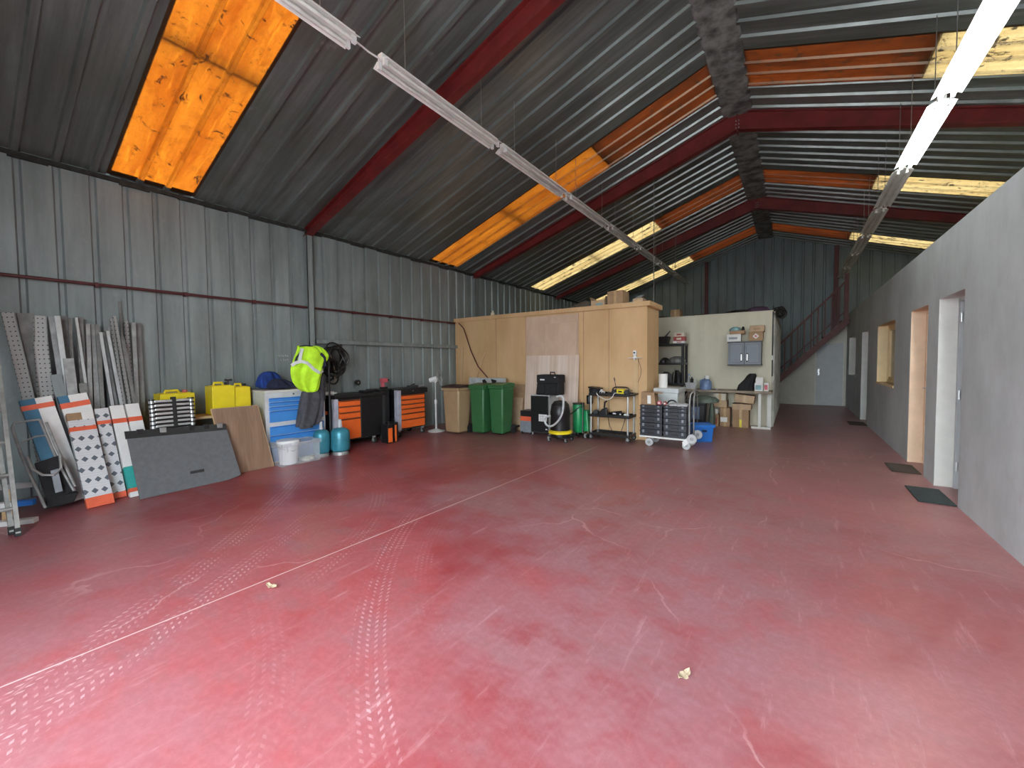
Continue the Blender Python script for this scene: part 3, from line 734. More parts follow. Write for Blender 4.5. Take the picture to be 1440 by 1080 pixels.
for lb, nm, tx, ty, mx, my, wp, th, mt, pf, dx in sorted(SP, key=lambda q: q[-1]):
    Bt, T, w = leaner(nm, lb, '', tx, ty, mx, my, wp, th, mt, None, 2, pf, True); ly = 0
    for (B2, T2, w2, l2) in done:                              # pieces that cross or touch lie one behind the other
        zt_ = min(T.z, T2.z)
        ya0, ya1 = Bt.y, Bt.lerp(T, zt_/T.z).y; yb0, yb1 = B2.y, B2.lerp(T2, zt_/T2.z).y
        d0, d1 = ya0-yb0, ya1-yb1; g = .012
        apart = (d0 > w2+g and d1 > w2+g) or (-d0 > w+g and -d1 > w+g)
        if not apart: ly = max(ly, l2+1)
    done.append((Bt, T, w, ly))
    leaner(nm, lb, nm.replace('_', ' '), tx, ty, mx, my, wp, th, mt, LEANG if nm != 'flat_duct' else None, ly, pf)
print('layers', max(q[3] for q in done))

# ------------------------------------------------------------------ long cartons leaning on the bundle
def oriented(mb, Bt, T, side, w, th, z0, z1, a0=0., a1=1., d0=0., d1=1.):
    """slab along Bt->T between heights z0..z1 (metres along it), a0..a1 across its width"""
    u = (T-Bt).normalized(); s = (side-u*side.dot(u)).normalized(); f = s.cross(u)
    if f.x < 0: f = -f
    q = []
    for z in (z0, z1):
        for b, a in ((d0, a0), (d1, a0), (d1, a1), (d0, a1)): q.append(Bt+u*z+s*(a*w)+f*((b-1)*th))
    return mb.hexa(q)
def carton(label, Bt, T, w, th, segs, side=Vector((0, 1, 0)), name='long_carton', xs=None):
    Bt, T = Vector(Bt), Vector(T)
    if xs: E_ = Vector((0, 0, H)); Bt = Vector((xs[0], Bt.y*xs[0]/Bt.x, Bt.z)); T = E_+(T-E_)*(xs[1]/T.x)
    L = (T-Bt).length; t = thing(name, label, 'carton', (Bt.x, Bt.y, 0), group=None)
    for nm, z0, z1, a0, a1, mt, gr in segs:
        mb = MB(t.location); e = gr; oriented(mb, Bt, T, side, w, th, z0*L, z1*L, a0-e/w, a1+e/w, -e/th, 1+e/th); mb.build(nm, mt, t)
    return t
carton('tall carton half blue half white with orange tape round its top', (-6.28, .69, .005), (-6.62, .50, 1.10), .225, .06,
       [('white_side', 0, 1, .47, 1, PAPER, 0), ('blue_side', 0, 1, 0, .47, BLUEBX, 0), ('tape', .90, .945, 0, 1, ORTAPE, .002)], xs=(-6.24, -6.50))
carton('narrow white and blue carton behind the diamond printed one', (-6.22, .95, .005), (-6.60, .765, 1.12), .225, .05,
       [('body', 0, .93, 0, 1, PAPER, 0), ('blue_end', .93, 1, 0, .35, BLUEBX, 0), ('white_end', .93, 1, .35, 1, PAPER, 0), ('tape', .88, .93, 0, 1, ORTAPE, .002)], xs=(-6.26, -6.57))
t = carton('white carton printed with dark diamonds, bound with orange tape', (-5.88, .845, .005), (-6.40, .797, .945), .20, .07,
       [('wrap', .1, .92, 0, 1, DIAM, 0), ('cardboard_end', .92, 1, 0, .55, CARD, 0), ('white_end', .92, 1, .55, 1, PAPER, 0), ('foot_wrap', 0, .1, 0, 1, ORTAPE, .001), ('tape', .80, .845, 0, 1, ORTAPE, .002)])
carton('second diamond printed carton tucked behind the first', (-6.07, 1.068, .005), (-6.45, 1.02, .972), .11, .05,
       [('wrap', .06, 1, 0, 1, DIAM, 0), ('foot_wrap', 0, .06, 0, 1, ORTAPE, .001), ('tape', .82, .86, 0, 1, ORTAPE, .002)])
carton('white carton with teal lower end and orange tape, right of the diamond prints', (-5.98, 1.19, .005), (-6.50, 1.148, .99), .118, .08,
       [('body', .32, 1, 0, 1, PAPER, 0), ('teal_end', .07, .32, 0, 1, TEAL, 0), ('foot', 0, .07, 0, 1, PAPER, 0), ('lower_tape', .05, .09, 0, 1, ORTAPE, .002), ('tape', .80, .85, 0, 1, ORTAPE, .002)])
carton('white carton with teal lower end, half hidden by the grey felt board', (-5.96, 1.322, .005), (-6.48, 1.28, 1.0), .118, .08,
       [('body', .32, 1, 0, 1, PAPER, 0), ('teal_end', .07, .32, 0, 1, TEAL, 0), ('foot', 0, .07, 0, 1, PAPER, 0), ('lower_tape', .05, .09, 0, 1, ORTAPE, .002), ('tape', .80, .85, 0, 1, ORTAPE, .002)])

# ------------------------------------------------------------------ ladder, lengths on the floor, folded chair
t = thing('leaning_ladder', 'worn aluminium double ladder leaning at the left edge by the doorway', 'ladder', (-5.45, .2, 0))
def rail_pts(px0, py0, px1, py1, X0, X1, zt):
    a = at(px0, py0, 2, 0); b = at(px1, py1, 0, X1); k = (zt-a.z)/(b.z-a.z); return a, a+(b-a)*k
ra = rail_pts(25.5, 754, 1, 545, 0, -6.0, 2.5); rb = rail_pts(16.5, 752, -6, 600, 0, -5.95, 2.3)
def rail(mb, a, b, w=.028, d=.06):
    u = (b-a).normalized(); s = Vector((0, 1, 0)); f = s.cross(u).normalized(); q = []
    for p in (a, b):
        for i, j in ((-1, -1), (1, -1), (1, 1), (-1, 1)): q.append(p+s*i*w/2+f*j*d/2)
    mb.hexa(q)
off = Vector((0, -.38, 0))
for nm, (a, b) in (('front_section', ra), ('rear_section', rb)):
    a = a+Vector((0, 0, .02)); 
    for o_ in (Vector(), off):
        mb = MB(t.location); rail(mb, a+o_, b+o_); mb.build('rail', LADM, t)
        mb = MB(t.location); rail(mb, a+o_-Vector((0, 0, .02)), a+o_+(b-a).normalized()*.05, .036, .068); mb.build('foot_cap', RUB, t)
    n = 9
    for k in range(n):
        p_ = a+(b-a)*((k+.75)/n); mb = MB(t.location); mb.cyl(p_, p_+off, .016, n=8); mb.build('rung', LADM, t)
for i, (p0, p1, w, h, mt, lb) in enumerate((((-6.35, -.35, .0), (-5.80, .50, .0), .07, .045, WHITEPL, 'white trunking length lying lowest on the floor behind the ladder'),
        ((-6.42, -.3, .13), (-5.99, .51, .13), .06, .05, WHITEPL, 'white length with blue wrapped end lying behind the ladder'),
        ((-6.58, -.25, .27), (-6.14, .53, .27), .06, .05, ALU, 'aluminium length lying topmost behind the ladder'))):
    p0, p1 = Vector(p0), Vector(p1); t = thing('stored_profile', lb, 'profile', (p0.x, p0.y, 0)); u = (p1-p0).normalized(); s = Vector((-u.y, u.x, 0))
    def seg(a, b, nm, m_, e=0.):
        mb = MB(t.location); q = []
        for z in (p0.z-e+.002, p0.z+h+e):
            for p_, k in ((a, -1), (b, -1), (b, 1), (a, 1)): q.append(Vector((p_.x, p_.y, z))+s*k*(w/2+e))
        mb.hexa(q); mb.build(nm, m_, t, bev=.002)
    seg(p0, p1, 'length', mt)
    if i == 1: seg(p1-u*.12, p1+u*.002, 'blue_wrap', BLUEP, .002)
    if i: 
        for k in (.12, .8):
            c = p0.lerp(p1, k); mb = MB(t.location); mb.box(c.x-.03, c.x+.03, c.y-.03, c.y+.03, 0, p0.z-.001+.002); mb.build('support_block', PINE, t)
t = thing('folding_chair', 'folded grey tube camping chair with black fabric seat leaning on the cartons', 'chair', at(75, 718, 2, 0))
def fr(pts, r, nm, m_=GALV, n=8, cl=False):
    mb = MB(t.location); mb.tube(pts, r, n, cl); return mb.build(nm, m_, t, smooth=True)
A = lambda px, py, x: at(px, py, 0, x)
fr([A(17, 602, -6.30), A(30, 640, -6.18), A(48, 680, -6.05), A(64, 714, -5.98)], .012, 'frame_tube')
fr([A(56, 590, -6.33), A(72, 628, -6.2), A(88, 662, -6.08), A(104, 690, -5.99)], .012, 'frame_tube')
fr([A(65, 594, -6.28), A(80, 630, -6.16), A(94, 660, -6.06), A(106, 684, -5.98)], .012, 'frame_tube')
fr([A(17, 602, -6.30), A(20, 595, -6.32), A(38, 592, -6.33), A(56, 590, -6.33)], .011, 'top_bar')
fr([A(30, 622, -6.24), A(50, 614, -6.26), A(66, 612, -6.26)], .009, 'cross_bar')
fr([A(38, 642, -6.12), A(46, 660, -6.05), A(60, 668, -6.0), A(76, 668, -5.98), A(86, 658, -6.0), A(84, 640, -6.06)], .012, 'curved_bar')
mb = MB(t.location)
q = [A(48, 652, -6.14), A(84, 640, -6.14), A(104, 690, -6.02), A(66, 704, -6.0)]; d_ = Vector((.03, 0, .0)); mb.hexa([*[p-d_*.5 for p in q], *[p+d_*.5 for p in q]]); mb.build('seat_fabric', BLACKF, t, bev=.006)
mb = MB(t.location)
q = [A(64, 716, -5.99), A(104, 706, -5.97), A(111, 692, -5.97), A(68, 700, -5.99)]; d_ = Vector((.09, 0, .0)); mb.hexa([*[p-d_ for p in q], *[p+d_*.1 for p in q]]); mb.build('back_fabric', BLACKF, t, bev=.01)
mb = MB(t.location)
q = [A(71, 662, -6.02), A(81, 659, -6.02), A(88, 690, -5.96), A(78, 693, -5.96)]; d_ = Vector((.012, 0, 0)); mb.hexa([*[p-d_ for p in q], *[p+d_ for p in q]]); mb.build('grey_strap', MGREY, t)

# ------------------------------------------------------------------ low bench, jerrycans, collapsed ladder
t = thing('wooden_bench', 'low plywood bench along the wall carrying the yellow jerrycans', 'bench', (-6.65, 2.15, 0))
mb = MB(t.location); mb.box(-6.88, -6.48, 1.64, 2.62, .735, .765); mb.build('top', PINE, t)
for x in (-6.84, -6.54):
    for y in (1.68, 2.57):
        mb = MB(t.location); mb.box(x-.03, x+.03, y-.03, y+.03, 0, .735); mb.build('leg', PINE, t)
def jerrycan(label, x, y, z, w, d, h, low=False):
    t = thing('jerrycan', label, 'jerrycan', (x, y, z)); hw, hd = w/2, d/2
    mb = MB(); mb.box(-hd, hd, -hw, hw, 0, h*.92); 
    mb.box(-hd+.03, hd-.03, -hw+.03, hw-.03, h*.92, h*.94); mb.build('body', YELLOW, t, bev=.03, smooth=True)
    mb = MB(); mb.tube([(0, -hw*.55, h*.93), (0, -hw*.5, h*1.02), (0, hw*.2, h*1.02), (0, hw*.28, h*.93)], .016, 8); mb.build('handle', YELLOW, t, smooth=True)
    mb = MB(); mb.cyl((0, hw*.62, h*.93), (0, hw*.62, h*1.03), .028, n=14); mb.build('cap', RUB if not low else REDP, t)
    return t
jerrycan('yellow jerrycan, left of the upright pair beside the blue clothes', -6.66, 2.30, .766, .27, .26, .43)
t = jerrycan('yellow jerrycan, right of the upright pair beside the blue clothes', -6.68, 2.545, .766, .20, .26, .40)
jerrycan('low yellow jerrycan with dark tap behind the collapsed ladder', -6.70, 1.80, .766, .36, .26, .35, True)
t = thing('tap_fitting', 'small dark brass tap standing on the left upright yellow jerrycan', 'tap', (-6.6, 2.38, 1.19))
mb = MB(); mb.cyl((0, 0, -.02), (0, 0, .06), .012, n=10); mb.cyl((0, -.04, .05), (0, .05, .05), .014, n=10); mb.build('body', DGREY, t); mb = MB(); mb.lathe([(.006, .06), (.03, .065), (.03, .075), (.006, .08)], n=12); mb.build('knob', GALV, t)
t = thing('telescopic_ladder', 'collapsed telescopic ladder of white rungs and black joints standing upright', 'ladder', (-6.20, 1.665, 0))
t.rotation_euler = (0, -.10, 0)
for k in range(20):
    z = .06+k*.05
    for y0, y1 in ((-.17, .0), (.03, .17)):
        mb = MB(); mb.box(-.03, .03, y0, y1, z, z+.030); mb.build('rung', ALU, t, bev=.006)
for y in (-.19, .19):
    for k in range(20):
        z = .05+k*.05; mb = MB(); mb.cyl((0, y, z), (0, y, z+.036), .028, n=14); mb.build('tube_section', ALU, t, smooth=True)
    mb = MB()
    for k in range(20): mb.cyl((0, y, .05+k*.05+.032), (0, y, .05+k*.05+.052), .036, n=14)
    for k in range(20): mb.box(-.022, .022, min(y, y*.76), max(y, y*.76), .05+k*.05+.004, .05+k*.05+.036)
    mb.box(-.02, .02, y-.012, y+.012, .02, 1.05); mb.box(-.033, -.026, min(0, y), max(0, y), .05, 1.04)
    mb.build('joint_stack', BLACK, t)
mb = MB(); mb.box(-.034, .036, -.005, .035, .03, 1.07); mb.build('strap', BLACK, t)
# grey felt board
t = thing('felt_board', 'dark grey felt covered board with black clipped top edge leaning in front', 'board', (-5.9, 1.7, 0))
B0, B1 = at(197, 703, 2, 0), at(339, 671, 2, 0); T0, T1 = at(177, 609, 0, -6.10), at(317, 598, 0, -6.12)
dd = Vector((-.015, 0, -.004))
u0 = T0.lerp(B0, .0); 
mb = MB(t.location); q = [B0+Vector((0, 0, .005)), B1+Vector((0, 0, .03)), T1, T0]; mid = B0.lerp(B1, .86)+Vector((.0, .0, .002))
f1_ = [q[0], mid, q[1], q[2], q[3]]; A_ = [mb.v(p) for p in f1_]; Bv = [mb.v(p+dd) for p in f1_]; n = 5
mb.face(A_); mb.face(Bv[::-1])
for i in range(n): mb.face([A_[i], A_[(i+1) % n], Bv[(i+1) % n], Bv[i]])
mb.build('panel', GREYF, t)
mb = MB(t.location); k = .09; q = [T0+Vector((.004, -.01, 0)), T1+Vector((.004, .0, 0)), T1.lerp(q[1], k)+Vector((.004, 0, 0)), T0.lerp(q[0], k)+Vector((.004, -.01, 0))]
q = [q[0]+Vector((0, 0, .02)), q[1]+Vector((0, 0, .02)), q[2], q[3]]
mb.hexa([*[p+dd*1.6 for p in q], *q]); mb.build('top_edge', BLACK, t)
for s_ in (.13, .34, .62, .78, .93):
    c = q[0].lerp(q[1], s_); mb = MB(t.location); mb.box(c.x-.004, c.x+.014, c.y-.03, c.y+.03, c.z-.05, c.z+.012); mb.build('clip', GALV if s_ in (.34, .93) else BLACK, t, bev=.003)
c = B0.lerp(B1, .56).lerp(T0.lerp(T1, .56), .25); mb = MB(t.location); mb.box(c.x+.0, c.x+.010, c.y-.07, c.y+.07, c.z-.015, c.z+.02); mb.build('badge', DGREY, t, bev=.004)
# brown laminate panel
t = thing('laminate_panel', 'brown wood grain panel leaning between the felt board and the blue cabinet', 'panel', (-6.1, 2.45, 0))
q = [at(343, 667, 2, 0), at(385, 656, 2, 0), at(362, 570, 0, -6.22), at(297, 575, 0, -6.22)]; q[1].z = .004; q[3].z = q[2].z; q[3].x = q[2].x; q[0] = q[1]+(q[3]-q[2])
dd = Vector((-.018, 0, -.006)); mb = MB(t.location); mb.hexa([*[p+dd for p in q], *q]); mb.build('face', WALNUT, t)
mb = MB(t.location)
for a, b in ((q[3], q[2]), (q[2], q[1]), (q[3], q[0])):
    e = (b-a).normalized()*.0; mb.tube([a+dd*.5, b+dd*.5], .011, 4)
mb.build('edge_strip', PINE, t)

# ------------------------------------------------------------------ clear tub, bucket, gas bottles
t = thing('storage_tub', 'clear plastic storage tub on the floor before the blue cabinet', 'storage tub', (-6.01, 3.02, 0))
x0, x1, y0, y1, h = -.19, .13, -.28, .27, .33; mb = MB()
for a in ((x0, x1, y0, y0+.006), (x0, x1, y1-.006, y1), (x0, x0+.006, y0, y1), (x1-.006, x1, y0, y1)): mb.box(*a, .012, h)
mb.box(x0, x1, y0, y1, .006, .012); mb.build('body', CLEAR, t)
mb = MB()
for a in ((x0-.02, x1+.02, y0-.02, y0), (x0-.02, x1+.02, y1, y1+.02), (x0-.02, x0, y0, y1), (x1, x1+.02, y0, y1)): mb.box(*a, h-.05, h)
mb.build('rim', CLEAR, t)
mb = MB()
for y in (-.2, -.05, .1, .25): mb.box(x1, x1+.012, y-.006, y+.006, h-.12, h-.05)
mb.build('rim_rib', CLEAR, t)
t = thing('plastic_bucket', 'white plastic bucket standing inside the clear tub', 'bucket', (-6.035, 2.905, .014))
mb = MB(); mb.lathe([(.115, 0), (.14, .29), (.152, .29), (.152, .32), (.145, .335), (.135, .335), (.13, .3), (.11, .01)], n=28); mb.build('body', WHITEPL, t, smooth=True)
mb = MB(); mb.tube([(0, -.155, .3), (.07, -.14, .24), (.145, -.0, .19), (.07, .14, .24), (0, .155, .3)], .004, 6); mb.build('bail_handle', GALV, t, smooth=True)
mb = MB(); mb.lathe([(.145, .335), (.147, .345), (.01, .35)], n=28); mb.build('lid', WHITEPL, t, smooth=True)
t = thing('rag_heap', 'small crumpled pale rags inside the clear tub', 'rags', (-6.03, 3.17, .013)); mb = MB(); mb.loft([((0, 0, 0), .08, .07), ((0, 0, .03), .09, .06), ((0, .01, .05), .04, .03)], fold=.25, fk=4); o = mb.build('cloth', CREAMP, t, smooth=True)

def gasb(label, x, y, s=1.):
    t = thing('gas_bottle', label, 'gas bottle', (x, y, 0))
    mb = MB(); mb.lathe([(.001, .045), (.10*s, .045), (.135*s, .07), (.145*s, .11), (.145*s, .33), (.135*s, .38), (.10*s, .415), (.05*s, .43), (.02, .435)], n=30); mb.build('tank', GASB, t, smooth=True)
    mb = MB(); mb.lathe([(.115*s, 0), (.125*s, 0), (.12*s, .05), (.11*s, .05)], n=30); mb.build('foot_ring', GALV, t, smooth=True)
    mb = MB(); mb.lathe([(.14*s, .255), (.1475*s, .258), (.1475*s, .266), (.14*s, .269)], n=30); mb.build('weld_seam', GASB, t, smooth=True)
    mb = MB(); mb.cyl((0, 0, .43), (0, 0, .56), .032, .026, n=16); mb.cyl((0, 0, .46), (.05, 0, .46), .012, n=8); mb.build('valve', HOSE, t, smooth=True)
    return t
gp = at(476, 641, 2, 0)
g0 = gasb('blue gas bottle standing in front of the wide orange cabinet', gp.x-.10, gp.y+.10)
g2 = dup(g0, (gp.x-.215, gp.y-.15, 0), label='blue gas bottle half hidden behind the front one'); g2.scale = (.85, .85, .98)

# ------------------------------------------------------------------ drawer cabinets
def drawers(t, x, y0, y1, z0, z1, hs, material, nm='drawer', hmat=ALU):
    tot = sum(hs); z = z1
    for h_ in hs:
        hh = (z1-z0)*h_/tot; mb = MB(); mb.box(x, x+.018, y0, y1, z-hh+.004, z-.004); d = mb.build(nm, material, t, bev=.003)
        mb = MB(); mb.box(x+.018, x+.030, y0+.01, y1-.01, z-.020, z-.008); mb.build('pull', hmat, d); z -= hh
t = thing('drawer_cabinet', 'pale framed cabinet with bright blue drawers under the blue clothes', 'cabinet', (-6.60, 3.12, 0))
y0 = at(373, 560, 0, -6.26).y-3.12; y1 = .50
mb = MB(); mb.box(-.28, .33, y0, y1, 0, 1.04); mb.build('body', KITW, t, bev=.008); mb = MB(); mb.box(-.29, .35, y0-.01, y1+.01, 1.04, 1.075); mb.build('top', WHITEP, t, bev=.005)
drawers(t, .33, y0+.05, y1-.04, .60, .965, (.6, .6, .6, 1.6), BLUED, hmat=BLUEP); drawers(t, .33, y0+.05, y1-.04, .02, .545, (1.1, 1.3, 1.8), BLUED, hmat=BLUEP)
mb = MB(); mb.cyl((.33, 0, 1.005), (.338, 0, 1.005), .012, n=12); mb.build('lock', DGREY, t)
# wide orange roller cabinet
XF = -6.27
yl, yr = at(472, 575, 0, XF).y, at(541.5, 575, 0, XF).y
t = thing('roller_cabinet', 'wide black roller cabinet with orange drawers and black open bay', 'tool cabinet', (XF-.3, (yl+yr)/2, 0)); hw = (yr-yl)/2
CZ = .92
mb = MB(); mb.box(-.28, .28, -hw, hw, .14, CZ-.05); mb.build('body', BLACK, t, bev=.008)
mb = MB(); mb.box(-.30, .32, -hw-.02, hw+.02, CZ-.05, CZ); mb.build('worktop', BLACK, t, bev=.012)
mb = MB(); mb.box(.22, .315, -hw-.035, -hw+.045, .14, CZ-.06); mb.build('corner_post', mat('pale_lilac_steel', (.50, .51, .60), .35, .2), t, bev=.01)
ym = at(507, 575, 0, XF).y-t.location.y
drawers(t, .28, -hw+.06, ym, .155, CZ-.09, (1, 1.05, 1.1, 3.6), ORANGE, hmat=BLACK)
mb = MB(); mb.box(.28, .298, ym+.02, hw-.06, .18, CZ-.10); mb.build('bay_door', mat('deep_black_panel', (.006, .006, .007), .5), t, bev=.004)
mb = MB(); mb.box(.28, .305, hw-.05, hw, .14, CZ-.06); mb.box(.28, .305, ym, ym+.02, .14, CZ-.06); mb.build('door_frame', DGREY, t)
mb = MB(); mb.box(-.12, .14, -hw-.09, -hw-.04, .60, .66); mb.build('side_handle', ORANGE, t, bev=.01)
def caster(t, x, y, r=.05, w=.03, mt=RUB, nm='caster'):
    mb = MB(); mb.cyl((x, y-w/2, r), (x, y+w/2, r), r, n=20); c = mb.build(nm, mt, t)
    mb = MB(); mb.cyl((x, y-w/2-.004, r), (x, y+w/2+.004, r), r*.55, n=16); mb.build('hub', GALV, c)
    mb = MB(); mb.box(x-.02, x+.02, y-w/2-.01, y+w/2+.01, r*1.9, r*2.7); mb.box(x-.012, x+.012, y-w/2-.01, y-w/2-.006, r*.6, r*2); mb.box(x-.012, x+.012, y+w/2+.006, y+w/2+.01, r*.6, r*2); mb.build('fork', GALV, c)
for x in (-.2, .25):
    for y in (-hw+.1, hw-.22, hw-.03)[0 if x > 0 else 0:]:
        if x < 0 and y == hw-.22: continue
        caster(t, x, y, .055)
mb = MB((0, 0, 0))
for tx, ty, r_, lb in ((.0, -.18, .05, ''),): pass
o = thing('tool_case', 'small dark case lying on the wide orange cabinet top', 'case', (XF-.25, at(518, 549, 0, XF-.2).y, CZ+.001))
mb = MB(); mb.box(-.08, .08, -.12, .12, 0, .045); mb.build('shell', BLACK, o, bev=.015); mb = MB(); mb.tube([(.06, -.05, .045), (.07, -.04, .06), (.07, .04, .06), (.06, .05, .045)], .006); mb.build('handle', BLACK, o)
o = thing('spray_bottle', 'pale flat cloth and bottle lying at the left end of the orange cabinet', 'bottle', (XF-.2, at(465, 552, 0, XF-.1).y, CZ+.001))
mb = MB(); mb.cyl((0, -.12, .035), (.02, .10, .035), .033, n=14); mb.build('body', WHITEPL, o, bev=.006); mb = MB(); mb.cyl((.02, .10, .035), (.025, .15, .035), .014, n=10); mb.build('cap', HOSE, o)
# grey chest between? narrow roller cabinet
XF2 = -6.30
yl, yr = at(561, 575, 0, XF2).y, at(599, 575, 0, XF2).y
t = thing('roller_cabinet', 'narrow black roller cabinet with six orange drawers', 'tool cabinet', (XF2-.27, (yl+yr)/2, 0)); hw = (yr-yl)/2; CZ2 = .95
mb = MB(); mb.box(-.25, .25, -hw-.0, hw, .15, CZ2-.1); mb.build('body', BLACK, t, bev=.008)
mb = MB(); mb.box(-.27, .28, -hw-.02, hw+.05, CZ2-.1, CZ2-.0); mb.build('top_tray', BLACK, t, bev=.012)
mb = MB(); mb.box(.18, .285, -hw-.04, -hw+.05, .15, CZ2-.02); mb.build('corner_post', mat('pale_lilac_steel', (.5, .51, .6)), t, bev=.01)
drawers(t, .25, -hw+.06, hw-.03, .17, CZ2-.12, (1, 1, 1, 1.05, 1.3, 1.9), ORANGE, hmat=BLACK)
mb = MB(); mb.cyl((.28, 0, CZ2-.05), (.288, 0, CZ2-.05), .01, n=10); mb.build('lock', GALV, t)
for x in (-.2, .2):
    for y in (-hw+.05, hw-.05): caster(t, x, y, .055)
CH = thing('tool_trolley', 'black trolley frame standing between the two orange cabinets', 'trolley', (-6.62, yl-.19, 0))
mb = MB(); mb.box(-.25, .16, -.10, .10, .12, .94); mb.build('body', mat('deep_black_panel', (.006, .006, .007)), CH, bev=.01); mb = MB(); mb.box(-.27, .2, -.11, .11, .94, .96); mb.build('top', BLACK, CH)
for x in (-.2, .14):
    for y in (-.08, .08): caster(CH, x, y, .05)
# things on the cabinets
o = thing('power_drill', 'faded red power tool standing on the black trolley top', 'power tool', (-6.5, CH.location.y, .961))
mb = MB(); mb.box(-.05, .05, -.06, .07, .13, .21); mb.box(-.035, .035, -.05, .0, .04, .14); mb.build('housing', REDP, o, bev=.015); mb = MB(); mb.box(-.05, .05, -.06, .06, 0, .045); mb.build('battery', BLACK, o, bev=.008)
mb = MB(); mb.cyl((0, .07, .17), (0, .12, .17), .018, n=12); mb.build('chuck', BLACK, o)
for i, (px, s_, lb) in enumerate(((580, .07, 'dark tool heap on the narrow orange cabinet, left lump'), (592, .055, 'grey spray can lying on the narrow orange cabinet'))):
    o = thing('hand_tool', lb, 'tool', (-6.45, at(px, 545, 0, -6.45).y, CZ2+.001)); mb = MB()
    if i: mb.cyl((0, -.07, .03), (0, .07, .03), .028, n=12); mb.build('can', GALV, o, bev=.005)
    else: mb.box(-.06, .06, -.1, .1, 0, .05); mb.cyl((0, -.04, .05), (0, .06, .075), .02, n=8); mb.build('tool_body', DGREY, o, bev=.008)
# two orange and black slabs on the floor
p0 = at(550, 620, 2, 0)
for i, (px, w, lb) in enumerate(((548, .058, 'orange and black power tool case standing on the floor, left of the two'), (556.5, .045, 'orange and black power tool case standing on the floor, right of the two'))):
    q = at(px, 600, 0, -6.04); o = thing('tool_case', lb, 'case', (-6.12, q.y, 0)); mb = MB(); mb.box(-.10, .10, -w, w, .0, .34+.03*i); mb.build('shell', BLACK, o, bev=.012)
    mb = MB(); mb.box(.10, .112, -w+.005, w-.02-.03*i, .02, .28+.04*i); mb.build('orange_panel', ORANGE, o, bev=.004)
    mb = MB(); mb.tube([(-.05, 0, .34+.03*i), (-.03, 0, .39+.03*i), (.04, 0, .39+.03*i), (.06, 0, .34+.03*i)], .008); mb.build('handle', BLACK, o, smooth=True)

# ------------------------------------------------------------------ clothes and cables hung on the wall
XVs = -6.10
t = thing('hi_vis_vest', 'fluorescent yellow vest with silver bands hanging on the wall', 'vest', (XVs, 3.55, 0))
rowsp = [(485.5, 419, 444), (488, 420, 451), (493, 419, 456), (500, 415, 461), (506, 414, 459), (512, 412, 456), (518, 409, 455), (526, 409, 453), (535, 410, 450), (542, 416, 449), (548, 422, 446), (552, 430, 443)]
rows = []
for py, a, b in rowsp:
    A_, B_ = at(a, py, 0, XVs), at(b, py, 0, XVs); c = (A_+B_)/2; d = .03+.05*math.sin(min(1, (py-484)/45)*PI*.75); rows.append((c, (B_.y-A_.y)/2, d))
mb = MB(t.location); mb.loft(rows, n=48, fold=.22, fk=4, seed=1.); v_ = mb.build('cloth', HIVIS, t, smooth=True, sub=1)
def band(pts, wz, nm='reflective_band', off=.12):
    mb = MB(t.location); P = [at(px, py, 0, XVs+off+k) for px, py, k in pts]; f = []; d = Vector((.006, 0, 0))
    for i in range(len(P)-1):
        a, b = P[i], P[i+1]; u = Vector((0, b.y-a.y, b.z-a.z)).normalized(); nrm = Vector((0, -u.z, u.y))*wz/2
        mb.hexa([a-nrm-d, b-nrm-d, b+nrm-d, a+nrm-d, a-nrm+d, b-nrm+d, b+nrm+d, a+nrm+d])
    mb.build(nm, REFL, t)
band([(410, 514, -.03), (416, 510, .0), (424, 508, .015), (433, 511, .02), (441, 519, .015), (449, 524, .0), (454, 521, -.05)], .045, off=.095)
band([(425, 490, -.03), (423, 498, -.01), (421, 508, .005)], .045, off=.095)
mb = MB(t.location); q = [at(451, 497, 0, XVs+.06), at(456, 503, 0, XVs+.06), at(457, 514, 0, XVs+.06), at(453, 517, 0, XVs+.06)]
mb.tube(q, .022, 8); mb.tube([at(422, 496, 0, XVs+.07), at(417, 503, 0, XVs+.07), at(415, 510, 0, XVs+.06)], .012, 8); mb.tube([at(421, 487, 0, XVs+.05), at(430, 486, 0, XVs+.05), at(440, 487, 0, XVs+.04)], .009, 6); mb.build('dark_lining', NAVY, t, smooth=True)
XJ = -6.13
t = thing('work_jacket', 'charcoal jacket with hanging sleeve under the yellow vest', 'jacket', (XJ, 3.6, 0))
def soft(t, nm, rp, X, mt, dmax, seed, fold=.2, fk=3, n=40, sub=1):
    rows = []
    for i, (py, a, b) in enumerate(rp):
        A_, B_ = at(a, py, 0, X), at(b, py, 0, X); c = (A_+B_)/2; rows.append((c, (B_.y-A_.y)/2, dmax*(.55+.45*math.sin(PI*(i+.5)/len(rp)))))
    mb = MB(t.location); mb.loft(rows, n=n, fold=fold, fk=fk, seed=seed); return mb.build(nm, mt, t, smooth=True, sub=sub)
soft(t, 'body', [(546, 424, 448), (556, 423, 452), (566, 421, 453), (576, 420, 452), (586, 418, 451), (596, 416, 449), (600, 415, 447)], XJ, CHAR, .09, .4)
soft(t, 'sleeve', [(525, 448, 457), (534, 447, 458), (545, 447, 457), (555, 449, 457), (566, 451, 457)], XJ, mat('faded_black_cloth', (.035, .035, .04), .9, 0, .3, 12, .3), .05, 2.2, sub=1)
soft(t, 'pocket_flap', [(596, 421, 431), (600, 421, 438), (603, 421, 442)], XJ+.06, CHAR, .02, 1.1, sub=1)
t = thing('coat_stand', 'dark post carrying the vest and the charcoal jacket', 'coat stand', (-6.27, 3.70, 0))
mb = MB(t.location); mb.cyl((-6.27, 3.70, .0), (-6.27, 3.70, 1.66), .015, n=10); mb.build('post', DGREY, t); mb = MB(t.location); mb.cyl((-6.27, 3.70, 0), (-6.27, 3.70, .02), .06, n=24); mb.build('foot', DGREY, t)
